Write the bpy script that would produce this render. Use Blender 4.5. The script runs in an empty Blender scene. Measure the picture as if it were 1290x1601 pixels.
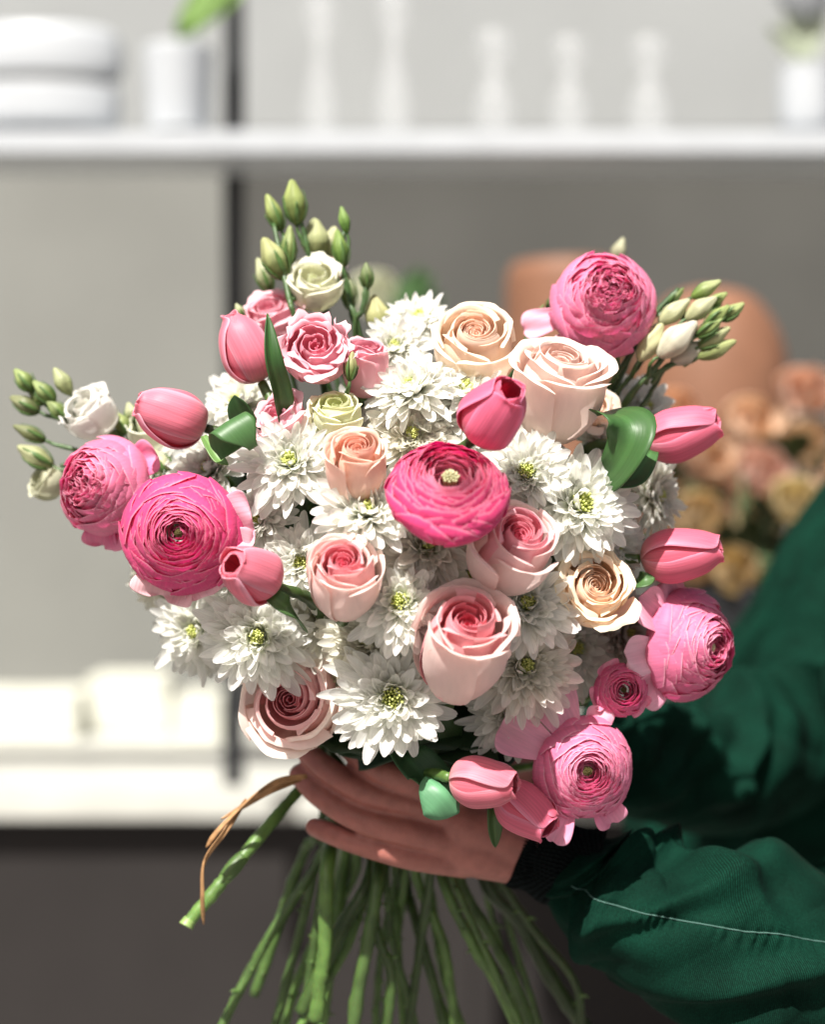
import bpy, math, random
import numpy as np
from mathutils import Vector, Matrix, Quaternion

# ------------------------------------------------------------------ camera, light, exposure
S = bpy.context.scene
PX = 0.6/1601.0            # metres per photo pixel one metre from the camera
CAMZ = 1.25
cd = bpy.data.cameras.new('camera'); cam = bpy.data.objects.new('camera', cd)
S.collection.objects.link(cam); S.camera = cam
cam.location = (0, -1.0, CAMZ); cam.rotation_euler = (math.radians(90), 0, 0)
cd.sensor_fit = 'VERTICAL'; cd.sensor_height = 36; cd.lens = 60
cd.clip_start = 0.05; cd.clip_end = 100
cd.dof.use_dof = True; cd.dof.focus_distance = 0.905; cd.dof.aperture_fstop = 3.3

SUN_DIR = Vector((-0.22, -0.56, 0.80)).normalized()      # towards the sun
w = bpy.data.worlds.new("World"); S.world = w; w.use_nodes = True
nt = w.node_tree; sky = nt.nodes.new('ShaderNodeTexSky'); sky.sky_type = 'NISHITA'; sky.sun_disc = False
sky.dust_density = 6; sky.ozone_density = 0.2; sky.air_density = 0.7
sky.sun_elevation = math.asin(SUN_DIR.z); sky.sun_rotation = math.atan2(SUN_DIR.x, SUN_DIR.y)
bg = nt.nodes['Background']; nt.links.new(sky.outputs[0], bg.inputs[0]); bg.inputs[1].default_value = 0.044
sd = bpy.data.lights.new('sun', 'SUN'); sd.energy = 5.0; sd.angle = math.radians(0.6); sd.color = (1.0, 0.965, 0.91)
sun = bpy.data.objects.new('sun', sd); S.collection.objects.link(sun)
sun.rotation_euler = SUN_DIR.to_track_quat('Z', 'Y').to_euler(); sun.location = (-1, -2, 4)
S.view_settings.view_transform = 'Standard'; S.view_settings.look = 'None'
S.view_settings.exposure = 0.86; S.view_settings.gamma = 1.0
S.render.engine = 'CYCLES'
S.cycles.max_bounces = 8; S.cycles.diffuse_bounces = 6; S.cycles.transmission_bounces = 4; S.cycles.transparent_max_bounces = 8

R = np.random.RandomState(7)
rnd = random.Random(5)
C = S.collection

def P(px, py, y=0.0):
    d = 1.0 + y
    return Vector(((px-645)*PX*d, y, CAMZ-(py-800.5)*PX*d))
def NV(nx, nz, back=False):
    s = max(0.0, 1-nx*nx-nz*nz)
    return Vector((nx, (1 if back else -1)*math.sqrt(s), nz)).normalized()

# ------------------------------------------------------------------ materials
def mat(name): 
    m = bpy.data.materials.new(name); m.use_nodes = True
    m.node_tree.nodes.clear(); return m, m.node_tree.nodes, m.node_tree.links
def petal_mat(name, amp=1.0, tcol=(1,1,1), trans=0.34, rough=0.5, spec=0.3, bump=0.35, vu=900, vv=60, sat=1.25, sheen=0.1):
    m, N, L = mat(name)
    out = N.new('ShaderNodeOutputMaterial'); mix = N.new('ShaderNodeMixShader')
    pb = N.new('ShaderNodeBsdfPrincipled'); tr = N.new('ShaderNodeBsdfTranslucent')
    col = N.new('ShaderNodeAttribute'); col.attribute_name = 'Col'
    uv = N.new('ShaderNodeAttribute'); uv.attribute_name = 'puv'
    mp = N.new('ShaderNodeVectorMath'); mp.operation = 'MULTIPLY'; mp.inputs[1].default_value = (vu, vv, 10)
    ns = N.new('ShaderNodeTexNoise'); ns.inputs['Scale'].default_value = 1.0; ns.inputs['Detail'].default_value = 3
    L.new(uv.outputs['Vector'], mp.inputs[0]); L.new(mp.outputs[0], ns.inputs['Vector'])
    mr = N.new('ShaderNodeMapRange'); mr.inputs['From Min'].default_value = 0.3; mr.inputs['From Max'].default_value = 0.7
    mr.inputs['To Min'].default_value = 1-0.12*amp; mr.inputs['To Max'].default_value = 1+0.05*amp
    L.new(ns.outputs['Fac'], mr.inputs['Value'])
    mc = N.new('ShaderNodeVectorMath'); mc.operation = 'SCALE'
    L.new(col.outputs['Color'], mc.inputs[0]); L.new(mr.outputs['Result'], mc.inputs['Scale'])
    hs = N.new('ShaderNodeHueSaturation'); hs.inputs['Saturation'].default_value = sat
    L.new(mc.outputs[0], hs.inputs['Color'])
    bp = N.new('ShaderNodeBump'); bp.inputs['Strength'].default_value = bump; bp.inputs['Distance'].default_value = 0.0006
    L.new(ns.outputs['Fac'], bp.inputs['Height'])
    L.new(mc.outputs[0], pb.inputs['Base Color']); pb.inputs['Roughness'].default_value = rough
    pb.inputs['Specular IOR Level'].default_value = spec; pb.inputs['Sheen Weight'].default_value = sheen
    tm = N.new('ShaderNodeVectorMath'); tm.operation = 'MULTIPLY'; tm.inputs[1].default_value = tcol; L.new(hs.outputs[0], tm.inputs[0]); L.new(tm.outputs[0], tr.inputs['Color'])
    L.new(bp.outputs[0], pb.inputs['Normal']); L.new(bp.outputs[0], tr.inputs['Normal'])
    mix.inputs[0].default_value = trans
    L.new(pb.outputs[0], mix.inputs[1]); L.new(tr.outputs[0], mix.inputs[2]); L.new(mix.outputs[0], out.inputs[0])
    return m
M_PETAL = petal_mat('petal')
M_MUM = petal_mat('chrysanthemum_petal', trans=0.58, rough=0.5, bump=0.3, tcol=(1.0,0.995,0.93), vu=1600, vv=60, sat=1.0)
M_ROSE = petal_mat('rose_petal', amp=0.35, trans=0.36, rough=0.55, bump=0.14, vu=260, vv=90, sat=1.05)
M_TULIP = petal_mat('tulip_petal', amp=1.5, trans=0.36, rough=0.45, spec=0.35, bump=0.4, vu=1100, vv=35, sat=1.1)
M_LEAF = petal_mat('leaf', amp=0.8, trans=0.2, rough=0.42, spec=0.4, bump=0.3, vu=900, vv=30, sat=1.2, sheen=0)
M_BUD = petal_mat('bud', trans=0.22, rough=0.45, bump=0.5, vu=900, vv=80, sheen=0)
def simple(name, color, rough=0.6, spec=0.4, nscale=None, namp=0.15, bump=0.0, bdist=0.002, sss=0, sssr=(0.01,0.004,0.002), coat=0):
    m, N, L = mat(name)
    out = N.new('ShaderNodeOutputMaterial'); pb = N.new('ShaderNodeBsdfPrincipled')
    pb.inputs['Base Color'].default_value = (*color, 1); pb.inputs['Roughness'].default_value = rough
    pb.inputs['Specular IOR Level'].default_value = spec
    if sss: 
        pb.inputs['Subsurface Weight'].default_value = sss; pb.inputs['Subsurface Radius'].default_value = (1,0.4,0.2)
        pb.inputs['Subsurface Scale'].default_value = 0.006
    if nscale:
        tc = N.new('ShaderNodeTexCoord'); ns = N.new('ShaderNodeTexNoise'); ns.inputs['Scale'].default_value = nscale
        ns.inputs['Detail'].default_value = 5; L.new(tc.outputs['Object'], ns.inputs['Vector'])
        mr = N.new('ShaderNodeMapRange'); mr.inputs['From Min'].default_value = 0.3; mr.inputs['From Max'].default_value = 0.7
        mr.inputs['To Min'].default_value = 1-namp; mr.inputs['To Max'].default_value = 1+namp
        L.new(ns.outputs['Fac'], mr.inputs['Value'])
        vm = N.new('ShaderNodeVectorMath'); vm.operation = 'SCALE'; vm.inputs[0].default_value = color
        L.new(mr.outputs['Result'], vm.inputs['Scale']); L.new(vm.outputs[0], pb.inputs['Base Color'])
        if bump:
            bp = N.new('ShaderNodeBump'); bp.inputs['Strength'].default_value = bump; bp.inputs['Distance'].default_value = bdist
            L.new(ns.outputs['Fac'], bp.inputs['Height']); L.new(bp.outputs[0], pb.inputs['Normal'])
    L.new(pb.outputs[0], out.inputs[0]); return m
def stem_mat(name):
    m, N, L = mat(name)
    out = N.new('ShaderNodeOutputMaterial'); pb = N.new('ShaderNodeBsdfPrincipled')
    col = N.new('ShaderNodeAttribute'); col.attribute_name = 'Col'
    tc = N.new('ShaderNodeTexCoord'); ns = N.new('ShaderNodeTexNoise'); ns.inputs['Scale'].default_value = 90; ns.inputs['Detail'].default_value = 4
    L.new(tc.outputs['Object'], ns.inputs['Vector'])
    mr = N.new('ShaderNodeMapRange'); mr.inputs['From Min'].default_value = 0.3; mr.inputs['From Max'].default_value = 0.7
    mr.inputs['To Min'].default_value = 0.65; mr.inputs['To Max'].default_value = 1.25
    L.new(ns.outputs['Fac'], mr.inputs['Value'])
    vm = N.new('ShaderNodeVectorMath'); vm.operation = 'SCALE'
    L.new(col.outputs['Color'], vm.inputs[0]); L.new(mr.outputs['Result'], vm.inputs['Scale']); L.new(vm.outputs[0], pb.inputs['Base Color'])
    pb.inputs['Roughness'].default_value = 0.42; pb.inputs['Subsurface Weight'].default_value = 0.15
    pb.inputs['Subsurface Scale'].default_value = 0.003
    bp = N.new('ShaderNodeBump'); bp.inputs['Strength'].default_value = 0.4; bp.inputs['Distance'].default_value = 0.001
    L.new(ns.outputs['Fac'], bp.inputs['Height']); L.new(bp.outputs[0], pb.inputs['Normal'])
    L.new(pb.outputs[0], out.inputs[0]); return m
M_STEM = stem_mat('stem')
def fabric_mat(name, color, scale=1500, light=2.3):
    m, N, L = mat(name)
    out = N.new('ShaderNodeOutputMaterial'); pb = N.new('ShaderNodeBsdfPrincipled')
    uv = N.new('ShaderNodeAttribute'); uv.attribute_name = 'puv'
    mp = N.new('ShaderNodeMapping'); mp.inputs['Rotation'].default_value = (0,0,math.radians(62))
    L.new(uv.outputs['Vector'], mp.inputs[0])
    wv = N.new('ShaderNodeTexWave'); wv.inputs['Scale'].default_value = scale/6.283; wv.inputs['Distortion'].default_value = 1.5
    wv.inputs['Detail'].default_value = 2; wv.inputs['Detail Scale'].default_value = 2.0
    L.new(mp.outputs[0], wv.inputs['Vector'])
    ns = N.new('ShaderNodeTexNoise'); ns.inputs['Scale'].default_value = 900; ns.inputs['Detail'].default_value = 4
    L.new(uv.outputs['Vector'], ns.inputs['Vector'])
    n2 = N.new('ShaderNodeTexNoise'); n2.inputs['Scale'].default_value = 28; n2.inputs['Detail'].default_value = 5
    L.new(uv.outputs['Vector'], n2.inputs['Vector'])
    ml = N.new('ShaderNodeMath'); ml.operation = 'MULTIPLY'; L.new(wv.outputs['Fac'], ml.inputs[0]); L.new(ns.outputs['Fac'], ml.inputs[1])
    rp = N.new('ShaderNodeValToRGB'); rp.color_ramp.elements[0].position = 0.1; rp.color_ramp.elements[1].position = 0.6
    rp.color_ramp.elements[0].color = (*[c*0.5 for c in color], 1); rp.color_ramp.elements[1].color = (*[min(1, c*light+0.0015) for c in color], 1)
    L.new(ml.outputs[0], rp.inputs[0])
    mr = N.new('ShaderNodeMapRange'); mr.inputs['From Min'].default_value = 0.3; mr.inputs['From Max'].default_value = 0.7
    mr.inputs['To Min'].default_value = 0.65; mr.inputs['To Max'].default_value = 1.5; L.new(n2.outputs['Fac'], mr.inputs['Value'])
    vm = N.new('ShaderNodeVectorMath'); vm.operation = 'SCALE'; L.new(rp.outputs[0], vm.inputs[0]); L.new(mr.outputs['Result'], vm.inputs['Scale'])
    L.new(vm.outputs[0], pb.inputs['Base Color'])
    pb.inputs['Roughness'].default_value = 0.85; pb.inputs['Specular IOR Level'].default_value = 0.08
    pb.inputs['Sheen Weight'].default_value = 0.0; pb.inputs['Sheen Roughness'].default_value = 0.4
    bp = N.new('ShaderNodeBump'); bp.inputs['Strength'].default_value = 0.5; bp.inputs['Distance'].default_value = 0.0005
    L.new(ml.outputs[0], bp.inputs['Height'])
    b2 = N.new('ShaderNodeBump'); b2.inputs['Strength'].default_value = 0.5; b2.inputs['Distance'].default_value = 0.004
    L.new(n2.outputs['Fac'], b2.inputs['Height']); L.new(bp.outputs[0], b2.inputs['Normal']); L.new(b2.outputs[0], pb.inputs['Normal'])
    L.new(pb.outputs[0], out.inputs[0]); return m
M_JACKET = fabric_mat('green_twill', (0.0010, 0.0160, 0.0092), 2400)
M_CUFF = fabric_mat('black_knit', (0.004, 0.006, 0.006), 900)
M_THREAD = simple('thread', (0.07, 0.15, 0.125), 0.8)
M_SKIN = simple('skin', (0.34,0.125,0.100), 0.45, 0.4, 130, 0.14, 0.5, 0.0008, sss=0.25)

# ------------------------------------------------------------------ mesh building
class MB:
    def __init__(s): s.v=[]; s.f=[]; s.c=[]; s.uv=[]; s.n=0
    def grid(s, G, col, UV=None, closed=False, pid=None):
        nv, nu = G.shape[:2]
        idx = np.arange(nv*nu).reshape(nv, nu) + s.n
        a = idx[:-1,:-1]; b = idx[:-1,1:]; c = idx[1:,1:]; d = idx[1:,:-1]
        s.f.append(np.stack([a,b,c,d], -1).reshape(-1,4))
        if closed:
            s.f.append(np.stack([idx[:-1,-1], idx[:-1,0], idx[1:,0], idx[1:,-1]], -1))
        s.v.append(G.reshape(-1,3))
        col = np.asarray(col, float)
        s.c.append(np.broadcast_to(col, G.shape).reshape(-1,3))
        if UV is None: UV = np.zeros(G.shape)
        s.uv.append(np.asarray(UV).reshape(-1,3)); s.n += nv*nu
        return s
    def build(s, name, material, parent=None, thick=0.0, sub=0):
        V = np.concatenate(s.v); F = np.concatenate(s.f)
        me = bpy.data.meshes.new(name)
        me.vertices.add(len(V)); me.vertices.foreach_set('co', V.astype(np.float32).ravel())
        me.loops.add(F.size); me.loops.foreach_set('vertex_index', F.astype(np.int32).ravel())
        me.polygons.add(len(F)); me.polygons.foreach_set('loop_start', np.arange(0, F.size, 4, dtype=np.int32))
        me.polygons.foreach_set('loop_total', np.full(len(F), 4, np.int32))
        me.update(calc_edges=True)
        me.polygons.foreach_set('use_smooth', np.ones(len(F), bool))
        a = me.attributes.new('Col', 'FLOAT_COLOR', 'POINT'); cc = np.concatenate(s.c)
        a.data.foreach_set('color', np.hstack([cc, np.ones((len(cc),1))]).astype(np.float32).ravel())
        a = me.attributes.new('puv', 'FLOAT_VECTOR', 'POINT'); a.data.foreach_set('vector', np.concatenate(s.uv).astype(np.float32).ravel())
        me.materials.append(material)
        o = bpy.data.objects.new(name, me); C.objects.link(o)
        if parent is not None: o.parent = parent
        if thick:
            md = o.modifiers.new('thick', 'SOLIDIFY'); md.thickness = thick; md.offset = 0
        if sub:
            md = o.modifiers.new('sub', 'SUBSURF'); md.levels = sub; md.render_levels = sub
        return o
def rotz(G, a):
    c, s_ = math.cos(a), math.sin(a); o = G.copy()
    o[...,0] = G[...,0]*c - G[...,1]*s_; o[...,1] = G[...,0]*s_ + G[...,1]*c; return o
def catmull(pts, t):
    pts = np.asarray(pts, float); n = len(pts)-1
    x = np.clip(t, 0, 1)*n; i = np.minimum(x.astype(int), n-1); f = (x-i)[..., None]
    E = np.vstack([2*pts[0]-pts[1], pts, 2*pts[-1]-pts[-2]])
    p0, p1, p2, p3 = E[i], E[i+1], E[i+2], E[i+3]
    return 0.5*((2*p1)+(-p0+p2)*f+(2*p0-5*p1+4*p2-p3)*f*f+(-p0+3*p1-3*p2+p3)*f**3)
def lerp(a, b, t): 
    a = np.asarray(a, float); b = np.asarray(b, float); t = np.asarray(t)[..., None]
    return a*(1-t)+b*t
def sstep(a, b, x): 
    t = np.clip((x-a)/(b-a), 0, 1); return t*t*(3-2*t)

def strip(L, W, a0, a1, nv=9, nu=5, cup=0.5, r0=0.0, z0=0.0, tw=0.0, ruf=0.0, prof=(0.6, 5, 0.55), power=1.0, side=0.0, tip=0.0):
    """a strap shaped petal starting at radius r0, returned as grid in the x (radial) / z plane, with u, v"""
    t = np.linspace(0, 1, nv); v = 1-(1-t)**1.4
    u = np.linspace(-1, 1, nu); U, V = np.meshgrid(u, v)
    fine = np.linspace(0, 1, 60); ph = a0+(a1-a0)*fine**power - tip*np.clip((fine-0.8)/0.2,0,1)
    x = np.concatenate([[0], np.cumsum(np.cos(ph[:-1]))])/60*L; z = np.concatenate([[0], np.cumsum(np.sin(ph[:-1]))])/60*L
    X = np.interp(V, fine, x); Z = np.interp(V, fine, z); PH = np.interp(V, fine, ph)
    wv = (V+0.10)**prof[0]*(1-V**prof[1]*0.97)**prof[2]; w = W*wv/wv.max()
    Y = U*w
    h = cup*(U**2)*w + ruf*np.sin(U*4+V*6+R.rand()*6)*W*V + tw*U*w*V
    G = np.stack([r0+X-np.sin(PH)*h, Y+side*V*V*L, z0+Z+np.cos(PH)*h], -1)
    UV = np.stack([U*w+R.rand()*3, V*L, np.full(U.shape, R.rand()*50)], -1)
    return G, UV, U, V
def shell(pts, th0, hw, nv=12, nu=11, e=0.3, ep=2.6, spiral=0.0, ruf=0.0, rufk=9, vmin=0.0, wp=0.0, scal=0.0, roll=0.0):
    """petal as a sector of a surface of revolution about z; pts: (r,z) control points from base to rim"""
    t = vmin+(1-vmin)*np.linspace(0, 1, nv); u = np.linspace(-1, 1, nu); U, T = np.meshgrid(u, t)
    V = T*(1-e*np.abs(U)**ep + scal*np.sin(U*rufk*0.8+R.rand()*6))
    rz = catmull(pts, np.clip(V, 0, 1)); r = rz[...,0]; z = rz[...,1]
    hwv = hw*(1 - wp*(1-V)) 
    ph = R.rand()*6
    wob = ruf*(T**4)*(np.sin(U*rufk+ph)+0.5*np.sin(U*rufk*2.3+ph*2))
    r = r*(1+spiral*U) + wob; TH = th0+U*hwv
    z = z + 0.6*wob - roll*np.abs(U)**3*T**3
    G = np.stack([r*np.cos(TH), r*np.sin(TH), z], -1)
    rm = max(p[0] for p in pts)
    UV = np.stack([U*hw*rm+R.rand()*3, T*abs(pts[-1][1]-pts[0][1])*1.3, np.full(U.shape, R.rand()*50)], -1)
    return G, UV, U, T

def tag(o, label=None, cat=None, group=None, kind=None):
    if label: o['label'] = label
    if cat: o['category'] = cat
    if group: o['group'] = group
    if kind: o['kind'] = kind
    return o
def thing(name, loc, normal=None, spin=0.0, label='', cat='', group=None):
    o = bpy.data.objects.new(name, None); C.objects.link(o); o.empty_display_size = 0.01
    m = Matrix.Translation(loc)
    if normal is not None:
        q = Vector(normal).to_track_quat('Z', 'Y'); m = m @ q.to_matrix().to_4x4() @ Matrix.Rotation(spin, 4, 'Z')
    o.matrix_world = m
    tag(o, label, cat, group); MW[o.name] = m
    return o
MW = {}
def toloc(o, G):
    m = MW[o.name].inverted(); A = np.array(m)
    return G@A[:3,:3].T + A[:3,3]

def tube(pts, rad, nseg=24, nr=9, col=(0.1,0.2,0.04), wob=0.0, cap=True, col2=None, nodes=0):
    """smooth tube through world points; rad scalar or list"""
    pts = np.array([tuple(p) for p in pts], float); t = np.linspace(0, 1, nseg)
    c = catmull(pts, t)
    rad = np.interp(t, np.linspace(0, 1, len(np.atleast_1d(rad))), np.atleast_1d(rad)) if np.ndim(rad) else np.full(nseg, rad)
    if wob: c = c + np.cumsum(R.randn(nseg,3), 0)*wob*0.2 + R.randn(nseg,3)*wob*0.25; rad = rad*(1+R.randn(nseg)*0.05)
    if nodes:
        for k in range(nodes):
            p0 = R.rand(); rad = rad*(1+0.22*np.exp(-((t-p0)/0.018)**2))
    T = np.gradient(c, axis=0); T /= np.linalg.norm(T, axis=1, keepdims=True)+1e-9
    up = np.array([0.3,1,0.2]); A = np.cross(T, up); A /= np.linalg.norm(A, axis=1, keepdims=True)+1e-9; B = np.cross(T, A)
    th = np.linspace(0, 2*np.pi, nr, endpoint=False)
    if cap:
        c = np.vstack([c[:1], c, c[-1:]]); rad = np.concatenate([[1e-5], rad, [1e-5]])
        A = np.vstack([A[:1], A, A[-1:]]); B = np.vstack([B[:1], B, B[-1:]]); t = np.concatenate([[0], t, [1]])
    G = c[:,None,:] + rad[:,None,None]*(np.cos(th)[None,:,None]*A[:,None,:]+np.sin(th)[None,:,None]*B[:,None,:])
    colr = np.asarray(col, float)[None,None,:]*np.ones(G.shape)
    if col2 is not None: colr = lerp(col, col2, t)[:,None,:]*np.ones(G.shape)
    UV = np.stack([np.broadcast_to(th*0.003, G.shape[:2]), np.broadcast_to(t[:,None]*0.2, G.shape[:2]), np.zeros(G.shape[:2])], -1)
    return G, colr, UV
def lathe(prof, nseg=40, col=(1,1,1), ns=30):
    prof = catmull(prof, np.linspace(0,1,ns)); th = np.linspace(0, 2*np.pi, nseg, endpoint=False)
    G = np.stack([prof[:,None,0]*np.cos(th), prof[:,None,0]*np.sin(th), np.broadcast_to(prof[:,None,1], (ns,nseg))], -1)
    return G
def box(mb, c, s, col=(1,1,1)):
    x,y,z = c; a,b,d = s[0]/2, s[1]/2, s[2]/2
    for ax in range(3):
        for sg in (-1,1):
            q = []
            for (i,j) in ((-1,-1),(1,-1),(-1,1),(1,1)):
                p = [0,0,0]; o = [k for k in range(3) if k != ax]
                p[ax]=sg; p[o[0]]=i; p[o[1]]=j*(1)
                q.append((x+p[0]*a, y+p[1]*b, z+p[2]*d))
            mb.grid(np.array(q).reshape(2,2,3), col)
    return mb
def boxobj(name, x0, x1, y0, y1, z0, z1, m, parent=None, bevel=0.004):
    mb = MB(); box(mb, ((x0+x1)/2,(y0+y1)/2,(z0+z1)/2), (x1-x0,y1-y0,z1-z0))
    o = mb.build(name, m, parent)
    me = o.data; 
    import bmesh
    b = bmesh.new(); b.from_mesh(me); bmesh.ops.remove_doubles(b, verts=b.verts, dist=1e-6); bmesh.ops.recalc_face_normals(b, faces=b.faces)
    if bevel: bmesh.ops.bevel(b, geom=list(b.edges), offset=bevel, segments=2, affect='EDGES')
    for f in b.faces: f.smooth = False
    b.to_mesh(me); b.free(); return o

# ------------------------------------------------------------------ the place behind (everything here is metres away and out of focus)
def Z(py, y): return P(0, py, y).z
def X(px, y): return P(px, 0, y).x
M_FLOOR = simple('floor_concrete', (0.20,0.19,0.18), 0.7, 0.3, 6, 0.2, 0.2)
M_WALL_D = simple('wall_shade_grey', (0.070,0.069,0.063), 0.8, 0.2, 2.2, 0.10)  # shade right of the post is put into this darker wall colour
M_WALL_M = simple('panel_pale_grey', (0.185,0.187,0.172), 0.7, 0.2, 1.7, 0.10)
M_WALL_L = simple('panel_light_grey', (0.265,0.275,0.275), 0.7, 0.2, 1.7, 0.08)
M_WHITE = simple('white_paint', (0.42,0.44,0.46), 0.35, 0.4, 12, 0.04)
M_CREAM = simple('cream_paper', (0.55,0.55,0.48), 0.6, 0.3, 9, 0.15, 0.3, 0.01)
M_BLACK = simple('black_metal', (0.012,0.013,0.015), 0.4, 0.5)
M_DARK = simple('dark_cabinet', (0.024,0.021,0.020), 0.7, 0.2, 3, 0.12)
M_GREY = simple('grey_stone', (0.46,0.46,0.42), 0.5, 0.3, 8, 0.1)
M_ORANGE = simple('terracotta', (0.20,0.095,0.055), 0.6, 0.3, 14, 0.12)
def ground():
    mb = MB(); mb.grid(np.array([[(-20,-12,0),(20,-12,0)],[(-20,20,0),(20,20,0)]], float), (1,1,1))
    o = mb.build('floor', M_FLOOR); o['kind'] = 'structure'
ground()
WY = 3.6
wl = thing('shop_wall', Vector((0,WY,0)), None, 0, 'wide grey panelled wall out of focus behind the bouquet, shade coloured into its right side', 'wall')
def wbox(name, px0, px1, py0, py1, y0, y1, m, par):
    o = boxobj(name, X(px0,y0), X(px1,y0), y0, y1, Z(py1,y0), Z(py0,y0), m, None, 0.003)
    if par is not None:
        o.parent = par; o.matrix_parent_inverse = MW[par.name].inverted()
    return o
boxobj('wall_face', -4, 4, WY+0.06, WY+0.2, 0, 3.4, M_WALL_D, None).parent = wl
bpy.data.objects['wall_face'].matrix_parent_inverse = MW[wl.name].inverted()
o = wbox('wall_panel', -900, 352, 245, 1230, WY, WY+0.05, M_WALL_M, wl); o['label'] = 'pale grey wall panel left of the black post'
o = wbox('wall_panel', -900, 2200, -400, 205, WY+0.003, WY+0.05, M_WALL_L, wl); o['label'] = 'light grey wall panel above the shelf'
post = wbox('shelf_post', 349, 380, -400, 1230, 2.09, 2.12, M_BLACK, None); tag(post, 'slim black vertical metal post crossing the white shelf', 'post')
sh = wbox('display_shelf', -900, 2200, 203, 240, 1.90, 2.087, M_WHITE, None); tag(sh, 'long white shelf board out of focus above the bouquet', 'shelf')
ct = thing('counter', Vector((0,2.6,0)), None, 0, 'long dark cabinet with pale worktop at lower left of the bouquet', 'counter')
wbox('worktop', -900, 2200, 1243, 1282, 2.30, 3.57, M_GREY, ct)
o = boxobj('cabinet', -3.2, 3.6, 2.36, 3.5, 0, Z(1282,2.30)-0.003, M_DARK, None); o.parent = ct; o.matrix_parent_inverse = MW[ct.name].inverted()

def lathe_obj(name, px, py_base, y, prof_px, m, label, cat, group=None, sx=1.0, sy=1.0):
    k = PX*(1+y); G = lathe([(r*k, h*k) for r,h in prof_px]); G[...,0]*=sx; G[...,1]*=sy
    mb = MB(); mb.grid(G, (1,1,1), closed=True); o = mb.build(name, m)
    o.location = P(px, py_base, y); tag(o, label, cat, group); return o
# items on the shelf
YS = 2.0
bx = thing('storage_box', P(60,204,YS), None, 0, 'big round white box with lid at top left of the shelf', 'box')
k = PX*(1+YS)
G = lathe([(0,0),(90*k,0),(122*k,6*k),(128*k,30*k),(126*k,62*k),(112*k,66*k),(0,66*k)], ns=60); G[...,1]*=0.45
MB().grid(G,(1,1,1),closed=True).build('box_body', M_WHITE, bx)
G = lathe([(0,78*k),(110*k,78*k),(130*k,86*k),(132*k,120*k),(118*k,152*k),(60*k,160*k),(0,160*k)], ns=60); G[...,1]*=0.45
MB().grid(G,(1,1,1),closed=True).build('box_lid', M_WHITE, bx)
G = lathe([(0,60*k),(70*k,60*k),(100*k,64*k),(100*k,80*k),(70*k,84*k),(0,84*k)], ns=40); G[...,1]*=0.45
MB().grid(G,(1,1,1),closed=True).build('box_seam', M_GREY, bx)
pot = thing('potted_plant', P(278,204,YS), None, 0, 'white plant pot with one green leaf beside the black post', 'plant')
G = lathe([(0,0),(44*k,0),(48*k,8*k),(54*k,118*k),(50*k,122*k),(46*k,112*k),(0,110*k)], ns=50)
MB().grid(G,(1,1,1),closed=True).build('pot', M_WHITE, pot)
M_BGLEAF = simple('background_leaf', (0.16,0.27,0.07), 0.5, 0.3, 30, 0.3)
def bgleaf(par, p0, p1, wd, m=None, bend=0.02, nm='leaf'):
    p0 = np.array(p0); p1 = np.array(p1); d = p1-p0; ln = np.linalg.norm(d); d/=ln
    s_ = np.cross(d, [0.2,1,0.1]); s_/=np.linalg.norm(s_); n = np.cross(d, s_)
    v = np.linspace(0,1,8)[:,None]; u = np.linspace(-1,1,5)[None,:]
    wv = np.sin(np.pi*np.clip(v*0.93+0.05,0,1))**0.7*wd
    G = p0+d*(v*ln)[...,None]+s_*(u*wv)[...,None]+n*((bend*v*v+0.3*wd*u*u))[...,None]
    mb = MB(); mb.grid(G, (0.2,0.3,0.08)); o = mb.build(nm, m or M_BGLEAF, par, thick=0.0008); return o
for a,b,wd in (((0,0,.17),(0.13,0.0,.33),.028),((0,0,.17),(.05,.02,.24),.02),((0,0,.16),(0.16,0,.30),.022)):
    bgleaf(pot, a, b, wd)
M_GLASS, N_, L_ = mat('frosted_glass')
o_ = N_.new('ShaderNodeOutputMaterial'); mx_ = N_.new('ShaderNodeMixShader'); t_ = N_.new('ShaderNodeBsdfTransparent'); p_ = N_.new('ShaderNodeBsdfPrincipled')
p_.inputs['Base Color'].default_value = (0.93,0.95,0.97,1); p_.inputs['Roughness'].default_value = 0.15; mx_.inputs[0].default_value = 0.09
L_.new(t_.outputs[0], mx_.inputs[1]); L_.new(p_.outputs[0], mx_.inputs[2]); L_.new(mx_.outputs[0], o_.inputs[0])
for i,(px,h,r,lab) in enumerate(((500,205,26,'first'),(615,215,28,'second'),(772,150,32,'third'),(890,140,30,'fourth'),(1015,140,32,'fifth'))):
    lathe_obj('glass_vase', px, 204, YS, [(0,0),(r*0.8,0),(r*0.9,6),(r,40),(r*0.45,h*0.55),(r*0.35,h*0.65),(r*0.95,h*0.85),(r*0.8,h),(r*0.7,h),(0,h*0.9)],
              M_GLASS, lab+' clear glass vase from the left in the blurred row on the shelf', 'vase', 'glass vases on the shelf')
hp = thing('potted_plant', P(1262,204,YS), None, 0, 'pale green plant with white bloom at top right of the shelf', 'plant')
G = lathe([(0,0),(40*k,0),(44*k,90*k),(40*k,95*k),(0,90*k)], ns=30); MB().grid(G,(1,1,1),closed=True).build('pot', M_WHITE, hp)
for a,b,wd in (((0,0,.12),(-.07,0,.18),.013),((0,0,.12),(.03,0,.25),.02),((0,0,.12),(-.03,0.02,.22),.018)):
    bgleaf(hp, a, b, wd, simple('pale_leaf',(0.34,0.38,0.28),0.5))
G = lathe([(0,.2),(.03,.2),(.055,.25),(.04,.30),(0,.31)], ns=20); MB().grid(G,(1,1,1),closed=True).build('bloom', M_WHITE, hp)
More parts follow.
